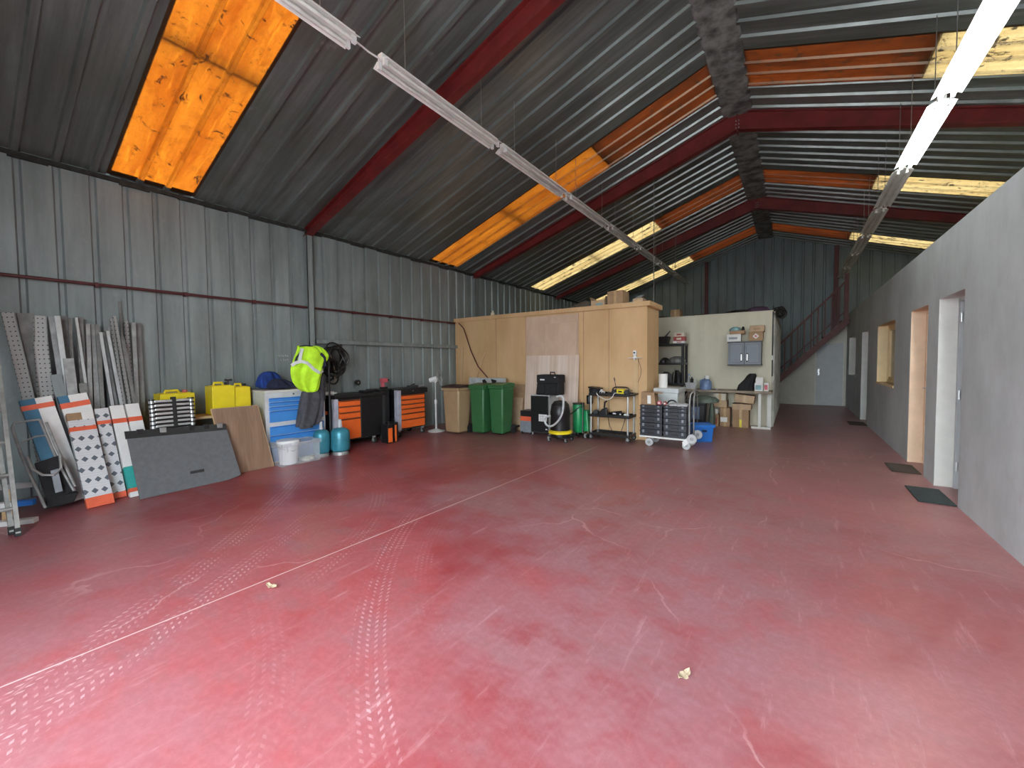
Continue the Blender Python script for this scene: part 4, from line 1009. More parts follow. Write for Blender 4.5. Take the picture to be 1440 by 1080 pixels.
t = thing('cable_coil', 'tangled black cable coil hanging on the wall right of the vest', 'cable', at(470, 506, 0, XL+.12))
for i in range(13):
    mb = MB(t.location); pts = []; ra = .17+.06*rnd.random(); rz_ = .20+.07*rnd.random(); oy, oz = (rnd.random()-.5)*.12, (rnd.random()-.5)*.12
    if i > 8: oy -= .12; oz -= .16; ra *= .8
    for k in range(26):
        a = 2*PI*k/26; w = 1+.08*math.sin(3*a+i); pts.append(t.location+Vector((.03*math.sin(2*a+i)+.035*(i % 4)-.02, oy+ra*w*math.cos(a), oz+rz_*w*math.sin(a))))
    mb.tube(pts, .011+.004*(i % 2), 7, True); mb.build('loop', BLACK if i != 10 else BENCHW, t, smooth=True)
mb = MB(t.location); c = t.location; mb.loft([(c+Vector((-.02, 0, -.17)), .09, .03), (c+Vector((-.02, .0, -.06)), .17, .06), (c+Vector((-.02, 0, .1)), .17, .06), (c+Vector((-.02, 0, .2)), .08, .03)], fold=.2, fk=5); mb.build('tangle', BLACK, t, smooth=True)
mb = MB(); mb.tube([at(455, 524, 0, XL+.05), at(462, 530, 0, XL+.05), at(470, 528, 0, XL+.05), at(470, 522, 0, XL+.05)], .012, 8); tag(mb.build('cable_tail', BLACK, smooth=True), 'loose dark cable end curling below the black coil', 'cable')
CT = 1.077
for rp, X, mt, lb, dz in (([(522, 372, 384), (527, 366, 390), (533, 364, 394), (540, 363, 397), (547.5, 364, 398)], -6.72, BLUEC, 'heap of royal blue work clothes on the blue cabinet', 0),
                      ([(532, 384, 396), (537, 380, 406), (542, 378, 414), (548, 378, 416)], -6.42, NAVY, 'dark navy garment folded beside the blue clothes', 0)):
    t = thing('work_clothes', lb, 'clothes', at((rp[0][1]+rp[0][2])/2, rp[-1][0], 0, X)); t.location.z = CT
    zb = at(400, rp[-1][0], 0, X).z; rows = []
    for i, (py, a, b) in enumerate(rp):
        A_, B_ = at(a, py, 0, X), at(b, py, 0, X); c = (A_+B_)/2; c.z = max(c.z, CT+.004) if i < len(rp)-1 else CT+.002; rows.append((c, (B_.y-A_.y)/2, .05+.025*i))
    mb = MB(t.location); mb.loft(rows[::-1], n=36, fold=.22, fk=4, seed=X); mb.build('cloth', mt, t, smooth=True, sub=1)
t = thing('work_clothes', 'thin blue cloth spread toward the vest on the cabinet top', 'clothes', (-6.40, 3.50, CT)); mb = MB()
mb.loft([((0, 0, .002), .10, .10), ((0, 0, .03), .09, .09), ((0, -.02, .045), .08, .04)], n=30, fold=.2, fk=5, seed=3); mb.build('cloth', BLUEC, t, smooth=True, sub=1)

# ------------------------------------------------------------------ pedestal fan
fp = at(613.5, 606.5, 2, 0); t = thing('pedestal_fan', 'white pedestal fan turned sideways beside the beige bin', 'fan', fp)
ft = at(613.5, 533, 1, fp.y).z
mb = MB(); mb.lathe([(.01, 0), (.17, 0), (.18, .015), (.10, .035), (.03, .06), (.01, .06)], n=30); mb.build('base', WHITEPL, t, smooth=True)
mb = MB(); mb.cyl((0, 0, .05), (0, 0, .62), .02, n=12); mb.build('lower_pole', WHITEPL, t); mb = MB(); mb.cyl((0, 0, .6), (0, 0, ft-.06), .013, n=12); mb.build('upper_pole', HOSE, t)
mb = MB(); mb.lathe([(.022, .58), (.03, .6), (.03, .66), (.02, .68)], n=14); mb.build('collar', WHITEPL, t, smooth=True)
hc = Vector((0, 0, ft)); ax = Vector((.80, .55, .22)).normalized(); sd = ax.orthogonal().normalized(); up_ = ax.cross(sd)
mb = MB(); mb.cyl(hc-ax*.13, hc+ax*.04, .045, .062, n=18); mb.cyl(hc-Vector((0, 0, .08)), hc, .022, n=10); mb.build('motor', WHITEPL, t, smooth=True)
gc = hc+ax*.10
mb = MB(); mb.tube([gc+(sd*math.cos(a)+up_*math.sin(a))*.19 for a in [2*PI*k/36 for k in range(36)]], .006, 6, True)
for k in range(36):
    a = 2*PI*k/36; e = sd*math.cos(a)+up_*math.sin(a); mb.tube([gc+ax*.06+e*.03, gc+ax*.055+e*.12, gc+e*.19, gc-ax*.045+e*.12, gc-ax*.055+e*.04], .0018, 4)
mb.build('guard', GALV, t)
for k in range(3):
    a0 = 2*PI*k/3; mb = MB(); top = []
    for i in range(7):
        a = a0+i*.16; r_ = .165-.02*abs(i-3)/3; e = sd*math.cos(a)+up_*math.sin(a); e0 = sd*math.cos(a0+i*.1)+up_*math.sin(a0+i*.1); sh = ax*(i-3)*.008
        top.append((mb.v(gc+e0*.03+sh), mb.v(gc+e*r_+sh), mb.v(gc+e*r_+sh+ax*.003), mb.v(gc+e0*.03+sh+ax*.003)))
    for A_, B_ in zip(top, top[1:]):
        for j in range(4): mb.face([A_[j], A_[(j+1) % 4], B_[(j+1) % 4], B_[j]])
    mb.face(top[0]); mb.face(top[-1]); mb.build('blade', CLEAR, t)

# ------------------------------------------------------------------ wheeled bins
def bin_(label, cpx, cpy, w, h, body, lid):
    c = at(cpx, cpy, 2, 0); w_ = w/2; d = .20; x = c.x-w_*.8; 
    t = thing('wheeled_bin', label, 'bin', (x, c.y+d*.86, 0))
    mb = MB(); wb = w_*.80
    mb.hexa([(-wb, -d*.86, .03), (wb, -d*.86, .03), (wb, d*.7, .03), (-wb, d*.7, .03), (-w_*.96, -d, h-.09), (w_*.96, -d, h-.09), (w_*.96, d, h-.09), (-w_*.96, d, h-.09)]); mb.build('body', body, t, bev=.03, smooth=True)
    mb = MB(); mb.box(-w_, w_, -d-.02, d+.01, h-.10, h-.045); mb.build('rim', body, t, bev=.012)
    mb = MB(); L = [(-d-.03, h-.045), (-d-.025, h-.02), (-d*.4, h+.0), (d*.5, h+.015), (d+.02, h-.01), (d+.02, h-.045)]
    mb.prism(L, -w_-.004, w_+.004, 0); mb.build('lid', lid, t, bev=.006)
    mb = MB(); mb.cyl((-w_*.7, d+.05, h-.07), (w_*.7, d+.05, h-.07), .016, n=10)
    for s_ in (-.7, 0, .7): mb.box(w_*s_-.012, w_*s_+.012, d-.01, d+.055, h-.085, h-.06)
    mb.build('handle', body, t)
    for s_ in (-1, 1):
        mb = MB(); mb.cyl((s_*(wb-.02), d*.9, .095), (s_*(wb+.025), d*.9, .095), .095, n=22); w2 = mb.build('wheel', RUB, t); mb = MB(); mb.cyl((s_*(wb-.022), d*.9, .095), (s_*(wb+.028), d*.9, .095), .03, n=12); mb.build('hub', BLACK, w2)
    mb = MB(); mb.box(-w_*.55, -w_*.52, -d*.95-.006, -d*.86, .2, h-.2) if False else mb.box(-.05, .05, -d-.024, -d-.019, h-.085, h-.06); mb.build('grip_plate', body, t)
    return t
bin_('beige wheeled bin with dark brown lid next to the fan', 645, 611.5, .46, .99, BEIGEB, BROWNL)
bin_('green wheeled bin in the middle, partly behind the other green one', 680, 611.5, .385, 1.02, GREENB, GREENB)
bin_('green wheeled bin on the right end of the three bins', 707, 613, .365, 1.03, GREENB, GREENB)
# brooms behind the bins
for (x0p, y0p, x1p, y1p), nm, lb, w in (((651, 489, 649, 540), 'wooden_batten', 'pale timber batten upright in the corner behind the beige bin', .03), ((683, 494, 670, 530), 'broom_handle', 'wooden broom handle slanting up from behind the green bins', .014)):
    a = at(x0p, y0p, 1, 7.41 if w > .02 else 7.365); b = at(x1p, y1p, 1, 7.41 if w > .02 else 7.33); k = a.z/(a.z-b.z); c = a+(b-a)*k; mb = MB(c)
    if w > .02: mb.hexa([c+Vector((-w, -.02, 0)), c+Vector((w, -.02, 0)), c+Vector((w, .0, 0)), c+Vector((-w, .0, 0)), a+Vector((-w, -.02, 0)), a+Vector((w, -.02, 0)), a+Vector((w, 0, 0)), a+Vector((-w, 0, 0))])
    else: mb.cyl(c, a, w, n=10)
    tag(mb.build(nm, PINE), lb, nm.replace('_', ' '))
a, b = at(659.5, 531, 1, 7.15), at(708, 529, 1, 7.15)
t = thing('light_panel_box', 'pale grey box with dark printed shapes standing behind the green bins', 'box', ((a.x+b.x)/2, 7.20, 0)); hw = (b.x-a.x)/2
mb = MB(); mb.box(-hw, hw, -.05, .05, 0, a.z); mb.build('box', HOSE, t, bev=.004)
mb = MB(); mb.prism([(-hw*.05, a.z-.03), (hw*.08, a.z-.10), (hw*.02, a.z-.17), (-.08, a.z-.14), (-.1, a.z-.05)], -.054, -.0505); mb.prism([(hw*.3, a.z-.02), (hw*.62, a.z-.05), (hw*.55, a.z-.18), (hw*.4, a.z-.22), (hw*.36, a.z-.1)], -.054, -.0505); mb.build('print', BLACK, t)

# ------------------------------------------------------------------ boards leaning on the tan partition
def lean_board(label, pxl, pxr, pyt, pyb, yt, yb, mt, th=.015, nm='plywood_board', zb=None, edge=None):
    a, b = at(pxl, pyt, 1, yt), at(pxr, pyt, 1, yt); z0 = .003 if zb is None else zb; zt_ = a.z; c = Vector(((a.x+b.x)/2, yb, 0)); mb = MB(c)
    mb.hexa([(a.x, yb-th, z0), (b.x, yb-th, z0), (b.x, yb, z0), (a.x, yb, z0), (a.x, yt-th, zt_), (b.x, yt-th, zt_), (b.x, yt, zt_), (a.x, yt, zt_)])
    return tag(mb.build(nm, mt), label, 'board')
lean_board('tall pinkish plywood board upright against the tan partition', 740, 814, 447, 0, BY0-.008, BY0-.03, PLYPINK)
lean_board('smaller pinkish board overlapping the top of the tall plywood board', 767.5, 812, 456, 0, BY0-.034, BY0-.055, PLYPINK, zb=None)
lean_board('lower plywood panel with pale vertical stripes behind the black machine', 741, 815, 500.5, 0, BY0-.060, BY0-.20, PLYPALE)
lean_board('large flattened cardboard sheet leaning behind the right green bin', 724, 741, 540, 0, BY0-.08, BY0-.22, CARD, .01, 'cardboard_sheet')
lean_board('smaller light cardboard sheet leaning in front of the darker one', 722, 736, 559, 0, BY0-.23, BY0-.33, CARDL, .01, 'cardboard_sheet')

# ------------------------------------------------------------------ machine row in front of the tan partition
bd = at(716, 607, 2, 0)
t = thing('plate_dolly', 'small black wheeled dolly between the green bin and the toolbox', 'dolly', (bd.x, bd.y+.1, 0))
mb = MB(); mb.box(-.10, .12, -.1, .12, .09, .12); mb.box(-.12, -.09, .08, .11, .1, .34); mb.build('deck', BLACK, t)
for y in (-.07, .09): caster(t, -.04, y, .045)
Yt = 6.80
a, b = at(731.5, 590, 1, Yt), at(748, 590, 1, Yt); zt = at(740, 577.5, 1, Yt).z
t = thing('tool_box', 'black toolbox with orange band standing left of the black machine', 'toolbox', ((a.x+b.x)/2, Yt+.14, 0)); hw = (b.x-a.x)/2
mb = MB(); mb.box(-hw, hw, -.14, .14, .03, zt*.56); mb.build('lower_box', MGREY, t, bev=.008); mb = MB(); mb.box(-hw+.003, hw-.003, -.143, .14, zt*.56, zt*.75); mb.build('orange_band', ORTAPE, t, bev=.004)
mb = MB(); mb.box(-hw, hw, -.14, .14, zt*.75, zt); mb.build('lid', BLACK, t, bev=.01)
for x in (-hw+.03, hw-.03): mb = MB(); mb.cyl((x, -.12, .03), (x+.03, -.12, .03), .03, n=14); mb.build('wheel', RUB, t)
Ym = 6.78
a, b, c = at(746.5, 580, 1, Ym), at(771, 580, 1, Ym), at(783, 556, 1, Ym+.42)
zt = at(758, 555.5, 1, Ym).z; zb = .075
t = thing('black_machine', 'tall black fronted machine with silver side on castors', 'machine', ((a.x+b.x)/2, Ym+.21, 0)); hw = (b.x-a.x)/2
mb = MB(); mb.box(-hw+.002, hw, -.19, .21, zb, zt-.02); mb.build('silver_casing', HOSE, t, bev=.006)
mb = MB(); mb.box(-hw, hw+.03, -.21, .21, zt-.02, zt); mb.build('top', HOSE, t, bev=.004)
mb = MB(); mb.box(-hw, hw, -.212, -.19, zb, zt-.02); mb.build('front_panel', BLACK, t, bev=.006)
mb = MB(); mb.box(-hw+.02, hw-.02, -.219, -.212, zt*.58, zt-.05); mb.build('dark_window', mat('dark_green_glass', (.006, .010, .009), .4), t)
mb = MB(); mb.box(-.01, hw-.03, -.222, -.212, zt*.36, zt*.53)
mb.build('white_label', PAPER, t); mb = MB()
for k in range(3): mb.box(-.008, hw-.032, -.2235, -.222, zt*(.39+k*.045), zt*(.394+k*.045))
for k in range(2): mb.box(.03+k*.05, .034+k*.05, -.2235, -.222, zt*.36, zt*.53)
mb.build('label_lines', BLACK, t)
mb = MB(); mb.box(hw-.06, hw-.02, -.22, -.212, zb+.05, zb+.075); mb.build('badge', WHITEPL, t)
mb = MB(); mb.box(-hw, hw+.02, -.2, .2, zb-.02, zb-.002); mb.build('base_frame', DGREY, t)
for x in (-hw+.0, hw+.02):
    for y in (-.17, .17): caster(t, x, y, .027, .022, WHITEPL)
zm = zt
a, b = at(752.5, 545, 1, Ym+.02), at(788, 545, 1, Ym+.02); zh_ = at(770, 527, 1, Ym+.02).z
t = thing('tool_bag', 'black fabric tool bag with flap sitting on the black machine', 'bag', ((a.x+b.x)/2, Ym+.15, zm+.001)); hw = (b.x-a.x)/2; bh = zh_-zm
mb = MB(); mb.hexa([(-hw*.97, -.13, 0), (hw*.86, -.13, 0), (hw*.86, .13, 0), (-hw*.97, .13, 0), (-hw*.8, -.12, bh), (hw*.85, -.12, bh), (hw*.85, .12, bh), (-hw*.8, .12, bh)]); mb.build('body', BLACKF, t, bev=.025, smooth=True)
mb = MB(); mb.box(-hw*.84, hw*.88, -.145, .13, bh*.60, bh*.99, None); mb.build('flap', BLACKF, t, bev=.012)
for x0, x1 in ((-hw*.82, -hw*.2), (-hw*.12, hw*.7)): mb = MB(); mb.box(x0, x1, -.15, -.13, bh*.08, bh*.55); mb.build('pocket', BLACKF, t, bev=.01)
mb = MB(); mb.tube([(hw*.08, -.05, bh), (hw*.1, -.06, bh+.045), (hw*.42, -.06, bh+.045), (hw*.44, -.05, bh)], .012, 8); mb.build('carry_handle', BLACK, t, smooth=True)
mb = MB(); mb.box(-hw*.55, -hw*.2, -.15, -.145, bh*.72, bh*.79); mb.box(hw*.55, hw*.68, -.15, -.145, bh*.86, bh*.9); mb.build('label', WHITEPL, t)
# wet and dry vacuum
Yv = 6.53
a, b = at(776, 585, 1, Yv), at(800, 585, 1, Yv); r = (b.x-a.x)/2; zt = at(788, 563, 1, Yv).z
t = thing('vacuum_cleaner', 'black drum vacuum with grey hose and yellow bumper', 'vacuum cleaner', ((a.x+b.x)/2, Yv, 0))
mb = MB(); mb.lathe([(.02, .10), (r, .10), (r*1.02, .2), (r, zt*.62), (r*1.03, zt*.64), (r*1.03, zt*.72), (r*.9, zt*.9), (r*.6, zt*.98), (.02, zt)], n=30); mb.build('drum', BLACK, t, smooth=True)
mb = MB(); mb.lathe([(r*.93, .86*zt), (r*.95, .86*zt), (r*.65, .975*zt), (r*.6, .975*zt)], n=30); mb.build('head_ring', DGREY, t, smooth=True)
mb = MB(); mb.lathe([(r*.9, .155), (r*1.22, .15), (r*1.24, .19), (r*.95, .215)], n=30); mb.build('bumper', YELLOW, t, smooth=True)
mb = MB(); mb.box(-r*1.1, r*1.2, -.15, .15, .07, .10); mb.build('wheel_base', BLACK, t, bev=.01)
for x, y in ((-r*.8, -.17), (r*1.0, -.12), (-r*.8, .14), (r*.9, .14)): caster(t, x, y, .035, .03)
P_ = lambda px, py: at(px, py, 1, Yv-r-.06)-t.location
mb = MB(); H_ = [P_(*p) for p in ((783, 558), (789, 557), (792, 561), (792, 572), (790, 583), (784, 593), (776, 599), (769, 598), (766, 591), (769, 586), (774, 585))]
from mathutils import geometry
def smoothpath(P, k=5):
    out = []
    for i in range(len(P)-1):
        p0 = P[max(i-1, 0)]; p1 = P[i]; p2 = P[i+1]; p3 = P[min(i+2, len(P)-1)]
        for j in range(k):
            s = j/k; out.append(.5*((2*p1)+(p2-p0)*s+(2*p0-5*p1+4*p2-p3)*s*s+(3*p1-p0-3*p2+p3)*s**3))
    out.append(P[-1]); return out
mb.tube(smoothpath(H_), .019, 10); mb.build('hose', HOSE, t, smooth=True)
# green parts washer tank
Yg = 7.05
a, b = at(805, 585, 1, Yg), at(829, 585, 1, Yg); zt = at(812, 567.5, 1, Yg).z; zb = .06
t = thing('green_tank', 'upright green cylindrical tank on a black wheeled stand', 'tank', ((a.x+b.x)/2, Yg, 0)); r = (b.x-a.x)/2*.62
mb = MB(); mb.lathe([(.01, zb+.04), (r*.8, zb+.04), (r, zb+.08), (r, zt-.04), (r*.85, zt), (.01, zt+.005)], (-.05, 0, 0), 28); mb.build('tank', GREENT, t, smooth=True)
mb = MB(); mb.hexa([(.03, -.02, zb+.06), (.16, -.02, zb+.06), (.16, .14, zb+.06), (.03, .14, zb+.06), (.04, 0, zt-.12), (.13, 0, zt-.12), (.13, .12, zt-.12), (.04, .12, zt-.12)]); mb.build('side_reservoir', GREENT, t, bev=.02)
mb = MB(); mb.lathe([(r*.5, zt-.005), (r*1.0, zt-.01), (r*1.02, zt+.015), (r*.4, zt+.02)], (-.05, 0, 0), 24); mb.build('cap_ring', BLACK, t, smooth=True)
mb = MB(); mb.tube(smoothpath([Vector(p) for p in ((-.2, -.12, zt-.17), (-.15, -.14, zt-.19), (-.05, -.15, zt-.12), (.03, -.13, zt-.05), (.1, -.08, zt-.04))]), .010, 8); mb.build('hose', BLACK, t, smooth=True)
mb = MB(); mb.cyl((.09, -.12, .10), (.07, -.06, zt+.02), .012, n=8); mb.cyl((-.10, -.13, .02), (-.06, -.05, zb+.06), .018, n=8); mb.build('stand_leg', BLACK, t)
mb = MB(); mb.cyl((-.05, -.03, .05), (-.05, -.03, zb+.05), .03, n=12); mb.box(-.16, .16, -.05, .10, .035, .06); mb.build('stand', BLACK, t, bev=.008)
for x, y in ((-.14, -.10), (.13, -.08), (.13, .1)): caster(t, x, y, .035, .03)
t = thing('black_canister', 'short black canister hung behind the green tank', 'canister', (a.x+.27, Yg+.2, 0)); mb = MB(); z0 = at(820, 569, 1, Yg).z; mb.cyl((0, 0, .0), (0, 0, z0), .008, n=8); mb.build('rod', DGREY, t)
mb = MB(); mb.lathe([(.01, z0), (.055, z0), (.06, z0+.02), (.06, z0+.15), (.05, z0+.17), (.01, z0+.17)], n=20); mb.build('can', BLACK, t, smooth=True)

# ------------------------------------------------------------------ three shelf trolley
cl, crr = at(831, 617, 2, 0), at(883, 620, 2, 0); Yc = 7.0
a, b = at(828, 560, 1, Yc), at(885, 560, 1, Yc); hw = (b.x-a.x)/2; zt = at(850, 553, 1, Yc).z; zm_ = at(850, 583, 1, Yc).z
t = thing('utility_cart', 'three shelf black trolley with silver posts full of tools', 'trolley', ((a.x+b.x)/2, Yc+.19, 0))
for nm, z in (('top_shelf', zt), ('middle_shelf', zm_), ('bottom_shelf', .13)):
    mb = MB(); mb.box(-hw, hw, -.20, .20, z-.05, z-.04)
    for q in ((-hw, hw, -.20, -.185), (-hw, hw, .185, .2), (-hw, -hw+.015, -.185, .185), (hw-.015, hw, -.185, .185)): mb.box(*q, z-.05, z)
    if nm == 'top_shelf': mb.box(hw, hw+.05, -.18, .18, z-.03, z-.005)
    mb.build(nm, BLACK, t, bev=.004)
for x in (-hw+.035, hw-.035):
    for y in (-.17, .17):
        mb = MB(); mb.cyl((x, y, .13), (x, y, zt-.05), .016, n=12); mb.build('post', ALU, t, smooth=True); caster(t, x, y, .045, .028)
cart_o = t.location.copy(); cz = zt-.038; mz = zm_-.038
def on_cart(px, dy=0.): return at(px, 550, 1, cart_o.y+dy).x
t = thing('tool_pouch', 'black padded pouch heaped on the left end of the trolley top', 'pouch', (on_cart(838), cart_o.y-.03, cz)); mb = MB(); mb.loft([((0, 0, 0), .12, .09), ((0, 0, .05), .13, .10), ((.0, 0, .10), .11, .10), ((.02, 0, .135), .07, .07)], fold=.12, fk=3); mb.build('body', BLACKF, t, smooth=True); mb = MB(); mb.box(-.11, .12, -.13, .06, .11, .14, Matrix.Rotation(.12, 4, 'Y')); mb.build('flap', BLACK, t, bev=.01)
t = thing('socket_block', 'white twin power socket block on the trolley top', 'power socket', (on_cart(847.5, -.1), cart_o.y-.12, cz)); mb = MB(); mb.box(-.045, .045, -.02, .03, .0, .075); mb.box(-.03, .0, -.02, .02, -.0, .105); mb.build('housing', WHITEPL, t, bev=.005)
for x in (-.022, .022): mb = MB(); mb.cyl((x, -.021, .045), (x, -.0235, .045), .015, n=14); mb.build('socket', BLACK, t)
t = thing('jobsite_radio', 'yellow and black rugged radio with carrying frame on the trolley top', 'radio', (on_cart(873, -.05), cart_o.y-.04, cz)); mb = MB(); mb.box(-.07, .07, -.05, .05, .02, .11); mb.build('yellow_body', YELLOW, t, bev=.01)
for x in (-.115, .115): mb = MB(); mb.cyl((x, -.055, .06), (x, .05, .06), .045, n=20); s_ = mb.build('speaker_pod', BLACK, t); mb = MB(); mb.cyl((x, -.058, .06), (x, -.055, .06), .03, n=18); mb.build('speaker_cone', DGREY, s_)
mb = MB(); mb.tube(smoothpath([Vector(p) for p in ((-.16, 0, .02), (-.16, 0, .10), (-.10, 0, .145), (.10, 0, .145), (.16, 0, .10), (.16, 0, .02))]), .011, 8); mb.build('carry_frame', BLACK, t, smooth=True)
mb = MB(); mb.cyl((-.10, .03, .10), (-.13, .03, .26), .006, n=8); mb.cyl((-.13, .03, .26), (-.14, .03, .32), .011, n=8); mb.build('aerial', BLACK, t)
mb = MB(); mb.box(-.035, .035, -.052, -.05, .055, .085); mb.build('display', BLACK, t)
for i, (px, dy, w, d, h, lb) in enumerate(((858, .02, .05, .06, .03, 'flat dark gadget lying between the socket block and the radio'), (884, .05, .03, .05, .055, 'small black charger at the right end of the trolley top'))):
    t = thing('battery_charger', lb, 'charger', (on_cart(px, dy)-.0, cart_o.y+dy, cz)); mb = MB(); mb.box(-w, w, -d, d, 0, h); mb.build('body', BLACK, t, bev=.008); mb = MB(); mb.box(-w*.5, w*.5, -d*.5, d*.5, h, h+.012); mb.build('contact_plate', DGREY, t)
t = thing('power_tool', 'black angle shaped power tool on the middle trolley shelf at left', 'power tool', (on_cart(849), cart_o.y-.02, mz)); mb = MB(); mb.hexa([(-.13, -.06, 0), (.10, -.06, 0), (.10, .06, 0), (-.13, .06, 0), (-.02, -.03, .12), (.07, -.03, .16), (.07, .03, .16), (-.02, .03, .12)]); mb.build('housing', BLACK, t, bev=.02); mb = MB(); mb.tube([(.02, 0, .14), (.03, 0, .25), (.07, 0, .27)], .016, 8); mb.build('handle', BLACK, t, smooth=True); mb = MB(); mb.cyl((-.13, -.07, .055), (-.13, .0, .055), .05, n=20); mb.build('disc_guard', DGREY, t)
t = thing('power_tool', 'black drill with pale stickers on the middle trolley shelf at right', 'power tool', (on_cart(869), cart_o.y-.06, mz)); mb = MB(); mb.cyl((-.10, 0, .05), (.10, -.02, .085), .034, .028, n=14); mb.box(.0, .055, -.03, .03, .0, .07); mb.build('housing', BLACK, t, bev=.006); mb = MB(); mb.box(-.06, -.0, -.04, -.034, .045, .07); mb.box(.07, .1, -.05, -.04, .04, .06); mb.build('sticker', WHITEPL, t)
t = thing('sanding_roll', 'small pale roll beside the right post of the middle trolley shelf', 'roll', (on_cart(881, -.08), cart_o.y-.10, mz)); mb = MB(); mb.cyl((-.03, -.02, .035), (.05, .0, .06), .028, n=16); mb.build('paper_roll', PAPER, t); mb = MB(); mb.cyl((-.032, -.02, .035), (-.03, -.02, .035), .012, n=10); mb.build('core', CARD, t)
c = cart_o; mb = MB(); mb.tube(smoothpath([c+Vector(p) for p in ((-.24, -.16, zt+.01), (-.2, -.225, zt-.03), (-.1, -.23, zt-.09), (.0, -.23, zt-.11), (.08, -.23, zt-.07), (.13, -.225, zt+.01), (.16, -.14, zt-.0))]), .006, 6); tag(mb.build('power_lead', WHITEPL, smooth=True), 'thin pale lead drooping over the front of the trolley top', 'cable')
mb = MB(); mb.tube(smoothpath([c+Vector(p) for p in ((-.12, .1, zm_-.055), (-.08, .05, zm_-.2), (.0, -.02, .16), (.06, -.04, .11), (.14, .0, .10), (.2, .05, .3), (.22, .08, zm_-.055))]), .006, 6); tag(mb.build('power_lead', BLACK, smooth=True), 'black lead hanging under the middle trolley shelf to the bottom one', 'cable')
# small camera shelf on the partition
s0 = at(893, 503, 1, BY0-.06)
t = thing('wall_shelf', 'tiny white shelf fixed on the tan partition at right', 'shelf', (s0.x, BY0, s0.z)); mb = MB(); mb.box(-.11, .11, -.13, -.001, -.012, .0); mb.build('board', WHITEPL, t, bev=.003); mb = MB(); mb.box(-.015, .015, -.09, -.001, -.04, -.012); mb.build('bracket', WHITEPL, t)
t = thing('security_camera', 'small white camera with dark lens on the tiny white shelf', 'camera', (s0.x, BY0-.07, s0.z+.001)); mb = MB(); mb.lathe([(.01, 0), (.035, 0), (.035, .015), (.02, .03), (.02, .04), (.01, .04)], n=18); mb.build('foot', WHITEPL, t, smooth=True); mb = MB(); mb.box(-.032, .032, -.03, .03, .04, .13); mb.build('body', WHITEPL, t, bev=.015); mb = MB(); mb.cyl((0, -.031, .09), (0, -.038, .09), .016, n=16); mb.build('lens', BLACK, t)
mb = MB(); mb.tube(smoothpath([Vector((s0.x+.03, BY0-.012, s0.z)), Vector((s0.x+.1, BY0-.012, s0.z-.25)), Vector((s0.x+.02, BY0-.012, s0.z-.5)), Vector((s0.x-.08, BY0-.012, s0.z-.62))]), .004, 6); tag(mb.build('camera_lead', DGREY, smooth=True), 'thin dark lead running down the tan partition from the white camera', 'cable')

# ------------------------------------------------------------------ hand cart with stacked organiser cases
Yp = 6.96
a, b = at(899, 590, 1, Yp), at(965.5, 590, 1, Yp); zt = at(930, 570.5, 1, Yp).z; zb = at(930, 614.5, 1, Yp).z
pc = Vector(((a.x+b.x)/2, Yp+.2, 0)); hw = (b.x-a.x)/2
t = thing('platform_trolley', 'white framed platform trolley carrying the black organiser cases', 'trolley', pc)
mb = MB()
for q in ((-hw, hw+.03, -.20, -.17), (-hw, hw+.03, .17, .2), (-hw, -hw+.03, -.17, .17), (hw, hw+.03, -.17, .17), (-.02, .02, -.17, .17)): mb.box(*q, zb-.03, zb-.002)
mb.build('frame', WHITEM, t, bev=.004)
for x in (-hw+.17, hw-.0):
    for y in (-.19, .19):
        mb = MB(); rr = .065; mb.cyl((x, y-.018, rr), (x, y+.018, rr), rr, n=24); w = mb.build('wheel', HOSE, t); mb = MB(); mb.cyl((x, y-.021, rr), (x, y+.021, rr), .025, n=12); mb.build('hub', GALV, w)
for y in (-.235, .235):
    mb = MB(); x = hw+.09; mb.cyl((x, y-.02, .19), (x, y+.02, .19), .075, n=24); w = mb.build('upper_wheel', HOSE, t); mb = MB(); mb.cyl((x, y-.023, .19), (x, y+.023, .19), .03, n=12); mb.build('hub', GALV, w)
    mb = MB(); mb.hexa([(hw-.03, y-.005, .05), (hw+.06, y-.005, .13), (hw+.06, y+.005, .13), (hw-.03, y+.005, .05), (hw-.06, y-.005, .12), (hw+.02, y-.005, .21), (hw+.02, y+.005, .21), (hw-.06, y+.005, .12)]); mb.build('wheel_plate', WHITEM, t)
zh2 = at(972, 549, 1, Yp+.1).z
mb = MB(); mb.tube(smoothpath([Vector(p) for p in ((hw+.04, .17, .12), (hw+.04, .17, zh2-.15), (hw+.09, .13, zh2-.02), (hw+.10, .0, zh2), (hw+.09, -.13, zh2-.02), (hw+.04, -.17, zh2-.15), (hw+.04, -.17, .12))]), .013, 10); mb.build('push_handle', GALV, t, smooth=True)
CASE = mat('slate_black_plastic', (.015, .019, .027), .42)
def case(label, x, z, w, h, first=[None]):
    t = thing('organiser_case', label, 'case', (x, pc.y, z), group='black organiser cases stacked on the trolley')
    mb = MB(); mb.box(-w/2, w/2, -.18, .18, .0, h-.002); mb.build('shell', CASE, t, bev=.006)
    mb = MB(); mb.box(-w/2-.006, w/2+.006, -.188, .188, h*.62, h*.78); mb.build('rim', CASE, t, bev=.002)
    mb = MB(); mb.box(-.055, .055, -.205, -.188, h*.3, h*.55); mb.build('handle', BLACK, t, bev=.003)
    for x_ in (-w*.34, w*.34): mb = MB(); mb.box(x_-.016, x_+.016, -.193, -.180, h*.45, h*.9); mb.build('latch', MGREY, t)
    return t
xl_, xm_, xr_ = -hw, at(931.5, 590, 1, Yp).x-pc.x, hw
hs = [1.05, 1.05, 1.0, .62, .62, .62]; tot = zt-zb; u = tot/sum(hs)
NN = ['lowest', 'second from below', 'third from below', 'third from the top', 'second from the top', 'topmost']
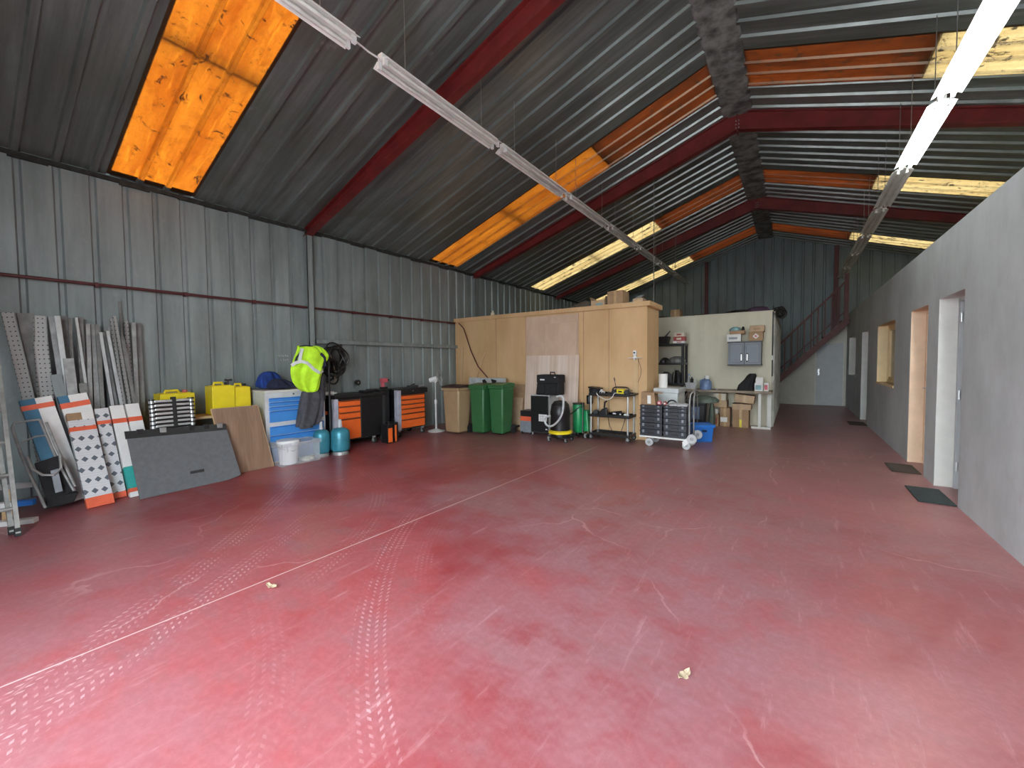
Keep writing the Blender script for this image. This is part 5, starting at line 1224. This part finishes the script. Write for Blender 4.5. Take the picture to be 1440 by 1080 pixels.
for s_, (x0, x1) in (('left', (xl_, xm_-.004)), ('right', (xm_+.004, xr_))):
    z = zb
    hh = hs if s_ == 'left' else [1.0, 1.0, 1.0, 1.0, .55, .41]
    for k, h_ in enumerate(hh):
        case('black organiser case, %s of the %s stack on the trolley' % (NN[k], s_), pc.x+(x0+x1)/2, z, x1-x0-.012, h_*u); z += h_*u
ztop = zb+sum(hs)*u+.001
# things lying on the stacks
a, b = at(901.5, 555, 1, Yp+.05), at(923, 555, 1, Yp+.05); zz = at(910, 551.5, 1, Yp+.05).z
t = thing('cardboard_box', 'open cardboard box with white label on the left case stack', 'box', ((a.x+b.x)/2, Yp+.16, ztop)); w_ = (b.x-a.x)/2; hb = zz-ztop
mb = MB(); mb.hexa([(-w_, -.11, 0), (w_*.9, -.11, 0), (w_*.9, .1, 0), (-w_, .1, 0), (-w_, -.10, hb), (w_*.72, -.12, hb*.98), (w_*.72, .1, hb), (-w_, .1, hb)]); mb.build('body', CARD, t)
mb = MB(); mb.box(-w_*.15, w_*.3, -.118, -.111, .02, hb*.75); mb.build('label', PAPER, t)
mb = MB(); mb.hexa([(w_*.73, -.11, hb*.97), (w_*1.5, -.11, hb*.90), (w_*1.5, .1, hb*.90), (w_*.73, .1, hb*.97), (w_*.73, -.11, hb), (w_*1.5, -.11, hb*.93), (w_*1.5, .1, hb*.93), (w_*.73, .1, hb)]); mb.build('flap', CARD, t)
for i, (px, c_, r_, nm, lb) in enumerate(((927, REDP, .035, 'tape_roll', 'red roll lying on the black organiser cases'), (935, REDCARD, .03, 'tape_roll', 'dark red roll lying between the two case stacks'))):
    p_ = at(px, 566, 1, Yp+.1); t = thing(nm, lb, 'tape', (p_.x, Yp+.12, ztop)); mb = MB(); mb.cyl((0, -.03, r_), (0, .03, r_), r_, n=20); mb.build('roll', c_, t, bev=.004); mb = MB(); mb.cyl((0, -.032, r_), (0, .032, r_), r_*.5, n=14); mb.build('core', PAPER, t)
p_ = at(943, 566, 1, Yp+.1); t = thing('clamp', 'curved black clamp lying on the right case stack', 'clamp', (p_.x, Yp+.14, ztop)); mb = MB(); mb.tube(smoothpath([Vector(p) for p in ((-.07, 0, .01), (-.03, 0, .07), (.04, 0, .08), (.09, 0, .04), (.10, 0, .012))]), .012, 8); mb.build('arm', BLACK, t, smooth=True); mb = MB(); mb.box(-.09, -.05, -.02, .02, 0, .025); mb.build('jaw', GALV, t)
p_ = at(953, 570, 1, Yp+.1); t = thing('plastic_bag', 'crumpled clear plastic bag on the right case stack', 'bag', (p_.x+.02, Yp+.1, ztop)); mb = MB(); mb.loft([((0, 0, .001), .10, .12), ((0, 0, .03), .11, .13), ((0, .0, .05), .05, .08)], n=40, fold=.3, fk=6, seed=2); mb.build('film', HOSE, t, smooth=True)
# white appliance behind the trolley
Ya = 7.66
a, b = at(914.5, 550, 1, Ya), at(951, 550, 1, Ya); zt = at(930, 546, 1, Ya).z; hw = (b.x-a.x)/2
t = thing('white_appliance', 'worn white enamel appliance standing behind the case stacks', 'appliance', ((a.x+b.x)/2+.02, Ya+.32, 0))
mb = MB(); mb.box(-hw+.10, hw-.0, -.30, .28, 0, zt-.09); mb.build('cabinet', KITW, t, bev=.008)
mb = MB(); mb.box(-hw+.03, hw+.02, -.32, .32, zt-.09, zt); mb.build('top', KITW, t, bev=.02); mb = MB()
for k in range(4): mb.box(hw, hw+.006, -.2+k*.12, -.14+k*.12, .1, zt-.14)
mb.build('side_grille', RIBW, t)
c1_, c2_ = at(924, 541, 1, Ya+.08), at(936.5, 526, 1, Ya+.08); r = (c2_.x-c1_.x)/2
t = thing('paper_roll', 'big white paper roll standing on the white appliance', 'paper roll', ((c1_.x+c2_.x)/2, Ya+.12+r, zt+.001)); mb = MB(); mb.cyl((0, 0, 0), (0, 0, c2_.z-zt), r, n=26); mb.build('paper', PAPER, t, bev=.004, smooth=True); mb = MB(); mb.cyl((0, 0, c2_.z-zt), (0, 0, c2_.z-zt+.001), r*.25, n=14); mb.build('core', CARD, t)
p_ = at(918, 548, 1, Ya+.1)
# sack truck and blue box
bb = at(984, 622, 2, 0)
t = thing('storage_box', 'blue plastic box with open flaps on the floor right of the trolley', 'box', (bb.x-.0, bb.y+.19, 0), .5)
zt = at(984, 598, 1, bb.y).z
mb = MB(); mb.hexa([(-.16, -.14, 0), (.13, -.14, 0), (.13, .14, 0), (-.16, .14, 0), (-.18, -.16, zt), (.15, -.16, zt), (.15, .16, zt), (-.18, .16, zt)]); mb.build('body', BLUEP, t, bev=.008); mb = MB()
for q in ((-.2, .17, -.175, -.16), (-.2, .17, .16, .175), (-.2, -.18, -.16, .16), (.15, .17, -.16, .16)): mb.box(*q, zt-.04, zt+.005)
mb.build('rim', BLUEP, t); mb = MB(); mb.box(-.05, .03, -.162, -.155, zt*.6, zt*.72); mb.build('hand_hole', NAVY, t)

# ------------------------------------------------------------------ workshop wall: shelf unit
YS = 9.75
xl_ = -2.95; xr_ = at(962, 500, 1, YS).x
t = thing('shelf_unit', 'black plastic shelf unit in the recess beside the tan partition', 'shelf', ((xl_+xr_)/2, YS+.22, 0)); hw = (xr_-xl_)/2
zs = [.22, at(950, 539, 1, YS).z, at(950, 510, 1, YS).z, at(950, 483, 1, YS).z]
for z in zs: mb = MB(); mb.box(-hw, hw, -.22, .22, z-.05, z); mb.build('shelf', BLACK, t, bev=.006)
for x in (-hw+.035, hw-.035):
    for y in (-.19, .19): mb = MB(); mb.cyl((x, y, 0), (x, y, zs[-1]-.05), .03, n=12); mb.build('post', BLACK, t)
def lump(label, nm, cat, x, y, z, ry, rx, h, mt, seed=1., fold=.3, fk=4, group=None, extra=None):
    t = thing(nm, label, cat, (x, y, z), group=group); mb = MB(); mb.loft([((0, 0, 0), ry, rx), ((0, 0, h*.35), ry*1.02, rx*1.02), ((0, 0, h*.75), ry*.8, rx*.8), ((0, 0, h), ry*.35, rx*.35)], n=30, fold=fold, fk=fk, seed=seed); mb.build('mass', mt, t, smooth=True)
    return t
sh = lambda px, py, Y=YS: at(px, py, 1, Y).x
t = thing('black_basket', 'black mesh basket on the top shelf left', 'basket', (sh(932, 478), YS+.1, zs[3]+.001)); mb = MB(); mb.hexa([(-.11, -.1, 0), (.1, -.1, 0), (.1, .1, 0), (-.11, .1, 0), (-.14, -.13, .17), (.13, -.13, .17), (.13, .13, .17), (-.14, .13, .17)]); mb.build('body', BLACK, t, bev=.006)
mb = MB(); mb.cyl((.04, 0, .16), (.14, 0, .30), .012, n=8); mb.cyl((.0, .02, .16), (.10, .02, .26), .01, n=8); mb.build('tool_shafts', DGREY, t)
for i, (z, m_, h_) in enumerate(((0, PAPER, .05), (.051, REDCARD, .10), (.152, CREAMP, .09))):
    t = thing('stacked_box', ['thin white box lowest in the small stack on the top shelf', 'red and cream box in the middle of the small stack on the top shelf', 'cream box topmost of the small stack on the top shelf'][i], 'box', (sh(955.5, 475), YS+.06, zs[3]+.001+z)); mb = MB(); mb.box(-.13+.01*i, .12-.005*i, -.12, .12, 0, h_); mb.build('carton', m_, t, bev=.003); mb = MB(); mb.box(-.05, .05, -.1205, -.12, h_*.3, h_*.7); mb.build('print', CREAMP if i == 1 else REDCARD, t)
lump('grey heap of folded fabric on the second shelf from the top', 'fabric_heap', 'fabric', sh(949, 505), YS+.2, zs[2]+.001, .12, .13, .15, GALVD, 2)
lump('dark tool heap on the second shelf beside the grey fabric', 'tool_heap', 'tools', sh(932, 505), YS+.2, zs[2]+.001, .10, .09, .12, BLACK, 5)
lump('dark clutter heap on the shelf just above the bench, left', 'tool_heap', 'tools', sh(934, 530), YS+.2, zs[1]+.001, .12, .11, .26, DGREY, 6)
lump('black cable heap on the shelf just above the bench, right', 'cable_heap', 'cables', sh(948.5, 530), YS+.2, zs[1]+.001, .11, .085, .30, BLACK, 8)
mb = MB(); x_ = sh(948, 530); mb.cyl((x_-.03, YS+.04, zs[1]+.002), (x_, YS+.05, zs[1]+.34), .012, n=8); tag(mb.build('metal_rod', GALVD), 'short metal rod standing among the clutter on the lower shelf', 'rod')

# ------------------------------------------------------------------ bench with things on and under it
YBf = 9.78; zbT = at(1000, 548.5, 1, YBf).z
xL, xRr = -2.02, at(1085.5, 549, 1, YBf).x
t = thing('work_bench', 'long brown workbench board along the cream wall with white leg', 'workbench', ((xL+xRr)/2, 10.05, 0)); hw = (xRr-xL)/2
mb = MB(); mb.box(-hw, hw, YBf-10.05, .29, zbT-.045, zbT); mb.build('top', BENCHW, t, bev=.003)
lx = at(1068, 580, 1, YBf+.1).x-t.location.x
mb = MB(); mb.box(lx-.028, lx+.028, -.17, -.11, .045, zbT-.046); mb.build('leg', WHITEP, t, bev=.003)
mb = MB(); mb.box(lx-.15, lx+.2, -.17, -.10, 0, .045); mb.build('foot_bar', WHITEP, t, bev=.003)
mb = MB(); mb.box(lx-.02, lx+.33, -.02, .02, .06, .1) if False else mb.box(lx+.12, hw-.02, .22, .27, 0, zbT-.046); mb.build('end_panel', WHITEP, t)
mb = MB(); mb.box(-hw+.02, -hw+.07, -.2, .26, 0, zbT-.046); mb.build('leg', BENCHW, t)
bz = zbT+.001; bx = lambda px, py=560, Y=YBf+.1: at(px, py, 1, Y).x
t = thing('plastic_tub', 'white plastic tub with bottles on the left end of the bench', 'tub', (bx(972), YBf+.12, bz)); mb = MB(); hh = .15; mb.hexa([(-.10, -.08, 0), (.10, -.08, 0), (.10, .08, 0), (-.10, .08, 0), (-.12, -.10, hh), (.12, -.10, hh), (.12, .10, hh), (-.12, .10, hh)]); mb.build('body', HOSE, t, bev=.01); mb = MB()
mb.box(-.125, .125, -.11, .11, hh-.02, hh); mb.build('rim', HOSE, t, bev=.004)
for i, (px, m_, h_, lb) in enumerate(((968, GALV, .16, 'grey spray bottle standing in the white tub on the bench'), (972.5, BLACK, .13, 'dark bottle standing in the white tub on the bench'), (977, PAPER, .07, 'white bottle standing in the white tub on the bench'))):
    t = thing('bottle', lb, 'bottle', (bx(px), YBf+.12, bz+.151)); mb = MB(); mb.lathe([(.005, 0), (.032, 0), (.034, h_*.6), (.012, h_*.8), (.012, h_), (.005, h_)], n=16); mb.build('body', m_, t, smooth=True); mb = MB(); mb.cyl((0, 0, h_), (0, 0, h_+.03), .015, n=10); mb.build('cap', BLUEP if i == 0 else PAPER, t)
zj = at(992, 532, 1, YBf+.1).z-bz
t = thing('plastic_jug', 'blue translucent jug with white cap standing on the bench', 'jug', (bx(992), YBf+.14, bz)); mb = MB(); mb.lathe([(.01, 0), (.115, 0), (.125, .02), (.125, zj*.62), (.08, zj*.86), (.045, zj*.93), (.045, zj), (.01, zj)], n=26); mb.build('body', JUGB, t, smooth=True); mb = MB(); mb.cyl((.02, 0, zj*.93), (.02, 0, zj+.06), .05, n=18); mb.build('cap', PAPER, t, bev=.004); mb = MB(); mb.tube([(-.05, -.03, zj*.9), (-.11, -.03, zj*.8), (-.12, -.03, zj*.5)], .014, 8); mb.build('grip', JUGB, t, smooth=True)
t = thing('hand_tool', 'small dark tool lying flat on the bench right of the blue jug', 'tool', (bx(1002), YBf+.1, bz)); mb = MB(); mb.box(-.07, .07, -.02, .02, 0, .02); mb.build('handle', BLACK, t, bev=.006); mb = MB(); mb.box(.07, .11, -.012, .012, .004, .014); mb.build('tip', GALV, t)
zr1 = at(1055, 525, 1, YBf+.1).z-bz
t = thing('black_sack', 'black bag slumped on the bench left of the white cartons', 'bag', (bx(1048.5), YBf+.2, bz)); mb = MB(); rows = [((0-.02, 0, 0), .16, .13), ((-.0, 0, zr1*.3), .14, .12), ((.06, 0, zr1*.62), .09, .10), ((.10, 0, zr1*.85), .08, .07), ((.12, 0, zr1*.98), .05, .04)]
q = []
for c_, w_, d_ in rows: q.append((c_, d_, w_))
mb.loft(q, n=30, fold=.14, fk=3, seed=4); mb.build('body', BLACKF, t, smooth=True)
for i, (pxa, pxb, pyt, pyb, m_, st_, lb) in enumerate(((1061, 1073, 539, 548.5, PAPER, TEALC, 'white carton with blue print on the bench, lower left of the little stack'), (1063, 1073, 531, 538.5, PAPER, None, 'white carton on top of the blue printed one'), (1074, 1081, 538.5, 548.5, PAPER, REDP, 'narrow white carton with red print at the right end of the bench'))):
    a, b = at(pxa, pyb, 1, YBf+.08), at(pxb, pyt, 1, YBf+.08); z0 = bz if i != 1 else z1_+.001; z1 = b.z
    if i == 0: z1_ = z1
    t = thing('small_carton', lb, 'carton', ((a.x+b.x)/2, YBf+.14, z0)); w_ = (b.x-a.x)/2; mb = MB(); mb.box(-w_, w_, -.06, .06, 0, z1-z0); mb.build('box', m_, t, bev=.002)
    if st_: mb = MB(); mb.box(-w_*.8, w_*.6, -.0615, -.06, (z1-z0)*.15, (z1-z0)*.75); mb.build('print', st_, t)
# cardboard boxes under the bench
def cbox(label, pxa, pxb, pyt, pyb, Y, m_=CARD, d=.3, z0=None, rz=0., lab=None, open_=False, tilt=0.):
    a, b = at(pxa, pyb, 1, Y), at(pxb, pyt, 1, Y); zlo = a.z if z0 is None else z0
    zlo = max(zlo, 0.001); t = thing('cardboard_box', label, 'box', ((a.x+b.x)/2, Y+d/2, zlo), rz); w_ = (b.x-a.x)/2; hh = b.z-zlo
    t.rotation_euler = (0, tilt, rz)
    mb = MB(); mb.box(-w_, w_, -d/2, d/2, 0, hh); mb.build('box', m_, t, bev=.003)
    mb = MB(); mb.box(-.025, .025, -d/2-.0012, -d/2, hh*.0, hh); mb.box(-.025, .025, -d/2, d/2, hh, hh+.0012); mb.build('tape', TAPE, t)
    if lab: mb = MB(); mb.box(lab[0]*w_, lab[1]*w_, -d/2-.003, -d/2-.0013, lab[2]*hh, lab[3]*hh); mb.build('label', lab[4], t)
    if open_:
        for s_ in (-1, 1): mb = MB(); mb.hexa([(s_*w_-.003, -d/2, hh), (s_*w_+.003, -d/2, hh), (s_*w_+.003, d/2, hh), (s_*w_-.003, d/2, hh), (s_*(w_+.07)-.003, -d/2, hh+.06), (s_*(w_+.07)+.003, -d/2, hh+.06), (s_*(w_+.07)+.003, d/2, hh+.06), (s_*(w_+.07)-.003, d/2, hh+.06)]); mb.build('flap', m_, t)
    return t, zlo+hh
_, z1 = cbox('big cardboard box with yellow sticker, lowest of the stack by the white leg', 1030, 1053, 577, 598.5, 9.86, CARD, .34, 0, lab=(-.15, .15, .02, .45, YELLAB))
_, z2 = cbox('flat cardboard box in the middle of the stack by the white leg', 1029, 1056, 569, 577, 9.84, CARDL, .34, z1+.002)
_, _ = cbox('tilted light cardboard box topmost of the stack by the white leg', 1032, 1060, 556, 568, 9.84, CARDL, .3, z2+.03, tilt=.10)
_, z3 = cbox('cardboard box with white label and black print under the bench', 1012, 1026.5, 574, 598, 9.86, CARD, .28, 0, lab=(-.85, .5, .25, .5, PAPER))
_, _ = cbox('small dark printed box left of the labelled cardboard box', 999, 1010.5, 583, 597.5, 9.80, CARD, .2, 0, lab=(-.7, .6, .2, .7, REDCARD))
_, z4 = cbox('pale cardboard box lying on the boxes just under the bench top', 1003, 1022, 563.5, 569, 9.95, CARDL, .3, z3+.002)
_, _ = cbox('flat cream box squeezed beneath the middle of the bench', 1004, 1021, 553.5, 562, 9.95, CREAMP, .3, z4+.002)
t = thing('white_jar', 'small white jar standing on the dark printed box under the bench', 'jar', (at(1006, 580, 1, 9.85).x, 9.9, at(1006, 583, 1, 9.80).z+.001)); mb = MB(); mb.cyl((0, 0, 0), (0, 0, .09), .04, n=18); mb.build('jar', PAPER, t, bev=.004); mb = MB(); mb.cyl((0, 0, .09), (0, 0, .11), .042, n=18); mb.build('lid', PAPER, t)
t = thing('dark_container', 'dark grey waste container with white label under the left of the bench', 'container', (at(981, 590, 1, 9.6).x, 9.62, 0)); zt = at(981, 568, 1, 9.55).z; mb = MB(); mb.hexa([(-.14, -.13, 0), (.14, -.13, 0), (.14, .13, 0), (-.14, .13, 0), (-.17, -.15, zt), (.17, -.15, zt), (.17, .15, zt), (-.17, .15, zt)]); mb.build('body', DGREY, t, bev=.02); mb = MB(); mb.box(-.1, .06, -.153, -.147, zt*.35, zt*.88); mb.build('label', JUGB, t)
mb = MB(); mb.box(-.18, .18, -.16, .16, zt, zt+.03); mb.build('lid', DGREY, t, bev=.006)
lump('grey-green plastic sack heaped over the dark container', 'plastic_sack', 'sack', at(988, 560, 1, 9.6).x, 9.62, zt+.032, .16, .26, .15, mat('grey_green_film', (.10, .13, .10), .5), 3, .2)
lump('long grey-green sack slumped between the container and the boxes', 'plastic_sack', 'sack', at(1001, 590, 1, 9.60).x, 9.62, 0.001, .10, .06, .52, mat('grey_green_film', (.10, .13, .10)), 5, .12, 3)
hp = at(970, 620, 2, 0)
t = thing('sack_truck', 'grey tubular sack truck upright before the left end of the bench', 'sack truck', (at(972, 600, 1, 9.3).x, 9.3, 0)); zz = at(972, 551, 1, 9.3).z
mb = MB(); mb.tube(smoothpath([Vector(p) for p in ((-.12, 0, .08), (-.12, 0, zz-.15), (-.07, 0, zz-.02), (0, 0, zz), (.07, 0, zz-.02), (.12, 0, zz-.15), (.12, 0, .08))]), .013, 8); mb.build('frame', GALVD, t, smooth=True); mb = MB(); mb.box(-.15, .15, -.16, .01, .01, .02); mb.build('toe_plate', GALVD, t)
for s_ in (-1, 1): mb = MB(); mb.cyl((s_*.15, .04, .09), (s_*.19, .04, .09), .09, n=20); mb.build('wheel', RUB, t)
for z in (.3, .6): mb = MB(); mb.cyl((-.12, 0, z), (.12, 0, z), .009, n=8); mb.build('cross_bar', GALVD, t)

# ------------------------------------------------------------------ wall cabinet with boxes on it
Yk = 10.04
a, b = at(1023.5, 514, 1, Yk), at(1071, 479, 1, Yk)
t = thing('wall_cabinet', 'grey two door plastic cabinet hung on the cream wall', 'cabinet', ((a.x+b.x)/2, 10.349, a.z)); hw = (b.x-a.x)/2; hh = b.z-a.z; D = 10.349-Yk
mb = MB(); mb.box(-hw, hw, -D+.02, 0, 0, hh); mb.build('body', BLACK, t, bev=.004)
mb = MB(); mb.box(-hw-.01, hw+.01, -D-.01, 0, hh-.03, hh); mb.box(-hw-.01, hw+.01, -D-.01, 0, 0, .022); mb.build('edge_trim', BLACK, t, bev=.004)
for s_ in (-1, 1):
    x0, x1 = sorted((s_*.006, s_*(hw-.005))); mb = MB(); mb.box(x0, x1, -D-.005, -D+.02, .024, hh-.032); d = mb.build('door', CABG, t, bev=.004)
    mb = MB()
    for q in ((x0+.03, x1-.03, .06, .066), (x0+.03, x1-.03, hh-.074, hh-.068)): mb.box(q[0], q[1], -D-.007, -D-.005, q[2], q[3])
    for q in ((x0+.03, x0+.036), (x1-.036, x1-.03)): mb.box(q[0], q[1], -D-.007, -D-.005, .06, hh-.068)
    mb.build('panel_groove', DGREY, d)
    xh = s_*.055; mb = MB(); mb.box(xh-.018, xh+.018, -D-.014, -D-.005, .08, .27); hd = mb.build('handle_plate', BLACK, d, bev=.003); mb = MB(); mb.box(xh-.008, xh+.008, -D-.017, -D-.014, .11, .24)
    mb.build('handle', ALU, d)
kz = a.z+hh+.002
def kbox(label, pxa, pxb, pyt, z0, m_, d=.2, lab=None, Y=Yk+.02, name='cardboard_box', cat='box'):
    A_, B_ = at(pxa, pyt, 1, Y), at(pxb, pyt, 1, Y); t = thing(name, label, cat, ((A_.x+B_.x)/2, Y+d/2, z0)); w_ = (B_.x-A_.x)/2; h_ = A_.z-z0
    mb = MB(); mb.box(-w_, w_, -d/2, d/2, 0, h_); mb.build('box', m_, t, bev=.003)
    if lab == 'diamond':
        mb = MB(); c_ = h_*.52; r_ = .06; mb.prism([(-r_, c_), (0, c_-r_), (r_, c_), (0, c_+r_)], -d/2-.0015, -d/2-.0005); q = mb.build('hazard_diamond', PAPER, t); mb = MB(); r_ = .028; mb.prism([(-r_, c_), (0, c_-r_), (r_, c_), (0, c_+r_)], -d/2-.0025, -d/2-.0015); mb.build('flame_mark', REDP, q)
    elif lab: mb = MB(); mb.box(lab[0]*w_, lab[1]*w_, -d/2-.0015, -d/2, lab[2]*h_, lab[3]*h_); mb.build('print', lab[4], t)
    return t, A_.z+.001
_, z1 = kbox('white printed box on the left of the wall cabinet top', 1022, 1042, 470.5, kz, PAPER, .2, (-.7, .5, .3, .6, MGREY))
_, z1 = kbox('flat brown box lying on the white printed box', 1026, 1047, 465.5, z1, CARD, .2)
lump('pale teal mask lying on top of the flat brown box', 'teal_mask', 'mask', at(1034, 462, 1, Yk+.1).x, Yk+.1, z1, .09, .09, .09, TEALC, 2, .15)
lump('small dark rag beside the pale teal mask', 'dark_rag', 'rag', at(1045, 462, 1, Yk+.1).x, Yk+.1, z1, .04, .025, .09, BLACKF, 2, .15)
_, z1 = kbox('brown carton with diamond hazard label on the wall cabinet', 1053, 1073, 467, kz, CARD, .22, 'diamond')
_, z1 = kbox('brown open carton on top of the one with the hazard label', 1054.5, 1075, 458, z1, CARDL, .22, (-.5, .4, .3, .6, CARD))
mb = MB(); c_ = at(1087, 503, 1, 10.33); mb.box(c_.x-.03, c_.x-.0, 10.325, 10.349, c_.z-.05, c_.z+.05); t = tag(mb.build('light_switch', WHITEPL, bev=.004), 'small white switch near the right edge of the cream wall', 'switch')
mb = MB(); x_ = WX+.012; mb.cyl((x_, 10.36, 1.1), (x_, 10.36, 2.62), .012, n=8); tag(mb.build('conduit_pipe', DGREY), 'thin dark upright pipe at the corner of the cream workshop', 'pipe')

# ------------------------------------------------------------------ things stored on the roofs of the two rooms
zc = BZ+.087
def tbox(label, pxa, pxb, pyt, Y, m_, d=.3, z0=zc, lab=None, rz=0., flaps=False):
    A_, B_ = at(pxa, pyt, 1, Y), at(pxb, pyt, 1, Y); t = thing('cardboard_box', label, 'box', ((A_.x+B_.x)/2, Y+d/2, z0)); w_ = (B_.x-A_.x)/2; h_ = max(.06, A_.z-z0)
    mb = MB(); mb.box(-w_, w_, -d/2, d/2, 0, h_); mb.build('box', m_, t, bev=.003)
    if lab: mb = MB(); mb.box(lab[0]*w_, lab[1]*w_, -d/2-.002, -d/2, lab[2]*h_, lab[3]*h_); mb.build('label', lab[4], t)
    if flaps:
        for s_ in (-1, 1): mb = MB(); mb.hexa([(s_*w_-.003, -d/2, h_), (s_*w_+.003, -d/2, h_), (s_*w_+.003, d/2, h_), (s_*w_-.003, d/2, h_), (s_*(w_+.025)-.003, -d/2, h_+.07), (s_*(w_+.025)+.003, -d/2, h_+.07), (s_*(w_+.025)+.003, d/2, h_+.07), (s_*(w_+.025)-.003, d/2, h_+.07)]); mb.build('flap', m_, t)
    mb = MB(); mb.box(-.025, .025, -d/2-.001, -d/2, 0, h_); mb.build('tape', TAPE, t)
    return t
tbox('open cardboard box with blue and white label on the tan partition roof', 831, 850, 423, BY0+.08, CARDL, .3, lab=(-.2, .7, .0, .5, TEALC), flaps=True)
tbox('tallest cardboard box standing on the tan partition roof', 854, 876, 410, BY0+.12, CARD, .35)
tbox('small cardboard box near the right end of the tan partition roof', 890, 904, 420, BY0+.15, CARDL, .2, lab=(-.7, .7, .2, .6, PINE))
A_ = at(876, 427, 1, BY0+.2); B_ = at(898, 411, 1, BY0+.2)
t = thing('foam_sheet', 'grey foam sheet propped up behind the small box on the roof', 'foam', (A_.x, BY0+.57, zc)); mb = MB(); w_ = B_.x-A_.x; h_ = B_.z-zc
mb.prism([(0, 0), (w_*.35, 0), (w_*1.0, h_), (w_*.55, h_*.93), (w_*.1, h_*.35)], -.03, .03); mb.build('foam', GALVD, t); mb = MB(); mb.prism([(w_*.3, 0), (w_*.7, 0), (w_*.9, h_*.7)], .035, .05); mb.build('backing', DGREY, t)
t = thing('tarpaulin', 'crumpled dark tarpaulin on the roof left of the open box', 'tarpaulin', (at(816, 432, 1, BY0+.2).x, BY0+.3, zc)); mb = MB(); mb.loft([((0, 0, 0), .14, .25), ((0, 0, .05), .12, .2), ((.05, 0, .13), .06, .1), ((.06, 0, .16), .02, .03)], n=34, fold=.25, fk=4, seed=3); mb.build('sheet', mat('olive_tarpaulin', (.10, .09, .07), .8), t, smooth=True)
t = thing('white_bottle', 'small pale plastic bottle standing alone at left on the partition roof', 'bottle', (at(693, 444, 1, BY0+.15).x, BY0+.15, zc)); hb = at(693, 437, 1, BY0+.15).z-zc; hb = max(hb, .1); mb = MB(); mb.lathe([(.005, 0), (.05, 0), (.055, hb*.5), (.02, hb*.8), (.02, hb*.9), (.005, hb*.9)], n=18); mb.build('body', CREAMP, t, smooth=True); mb = MB(); mb.cyl((0, 0, hb*.9), (0, 0, hb), .024, n=12); mb.build('cap', PAPER, t)
zw = WZ+.026
tbox('brown box lying on the cream workshop roof at left', 943, 956, 436, WYF+.25, CARD, .3, z0=zw)
for i, (px, w_, h_, m_, lb) in enumerate(((930, .12, .07, BLACK, 'dark bundle on the workshop roof next to the tan partition'), (984, .22, .05, DGREY, 'low dark bundle on the workshop roof right of the brown box'), (1040, .22, .09, BLACK, 'black bundle on the workshop roof over the wall cabinet'), (1066, .2, .13, PURPLE, 'dusty purple cloth heap near the right end of the workshop roof'))):
    lump(lb, 'stored_bundle', 'bundle', at(px, 440, 1, WYF+.3).x, WYF+.3, zw, .15, w_, h_, m_, i+1, .25)
t = thing('cable_bundle', 'tangled black cables hanging at the right corner of the workshop roof', 'cables', (WX+.02, WYF+.35, zw-.01))
for i in range(7):
    mb = MB(); c_ = Vector((.05+.04*(i % 3), -.1+.12*i, .03)); pts = [c_+Vector(((.07+.02*(i % 2))*math.cos(a), .05*math.sin(2*a+i), (.07+.02*(i % 3))*math.sin(a)-.02)) for a in [2*PI*k/18 for k in range(18)]]
    mb.tube(pts, .012, 6, True); mb.build('loop', BLACK, t, smooth=True)
for i, (px, py0, py1) in enumerate(((919.5, 370, 427), (950, 349, 378))):
    p_ = at(px, py0, 1, BY1+.6 if i == 0 else 12.0); q_ = at(px, py1, 1, BY1+.6 if i == 0 else 12.0)
    mb = MB(); mb.cyl((p_.x, p_.y, q_.z), (p_.x, p_.y, zroof(p_.x)-.01), .008, n=8); tag(mb.build('hanging_rod', GALVD), ['thin steel rod hanging down behind the end of the tan partition', 'short thin steel rod hanging under the rear cream rooflight'][i], 'rod')
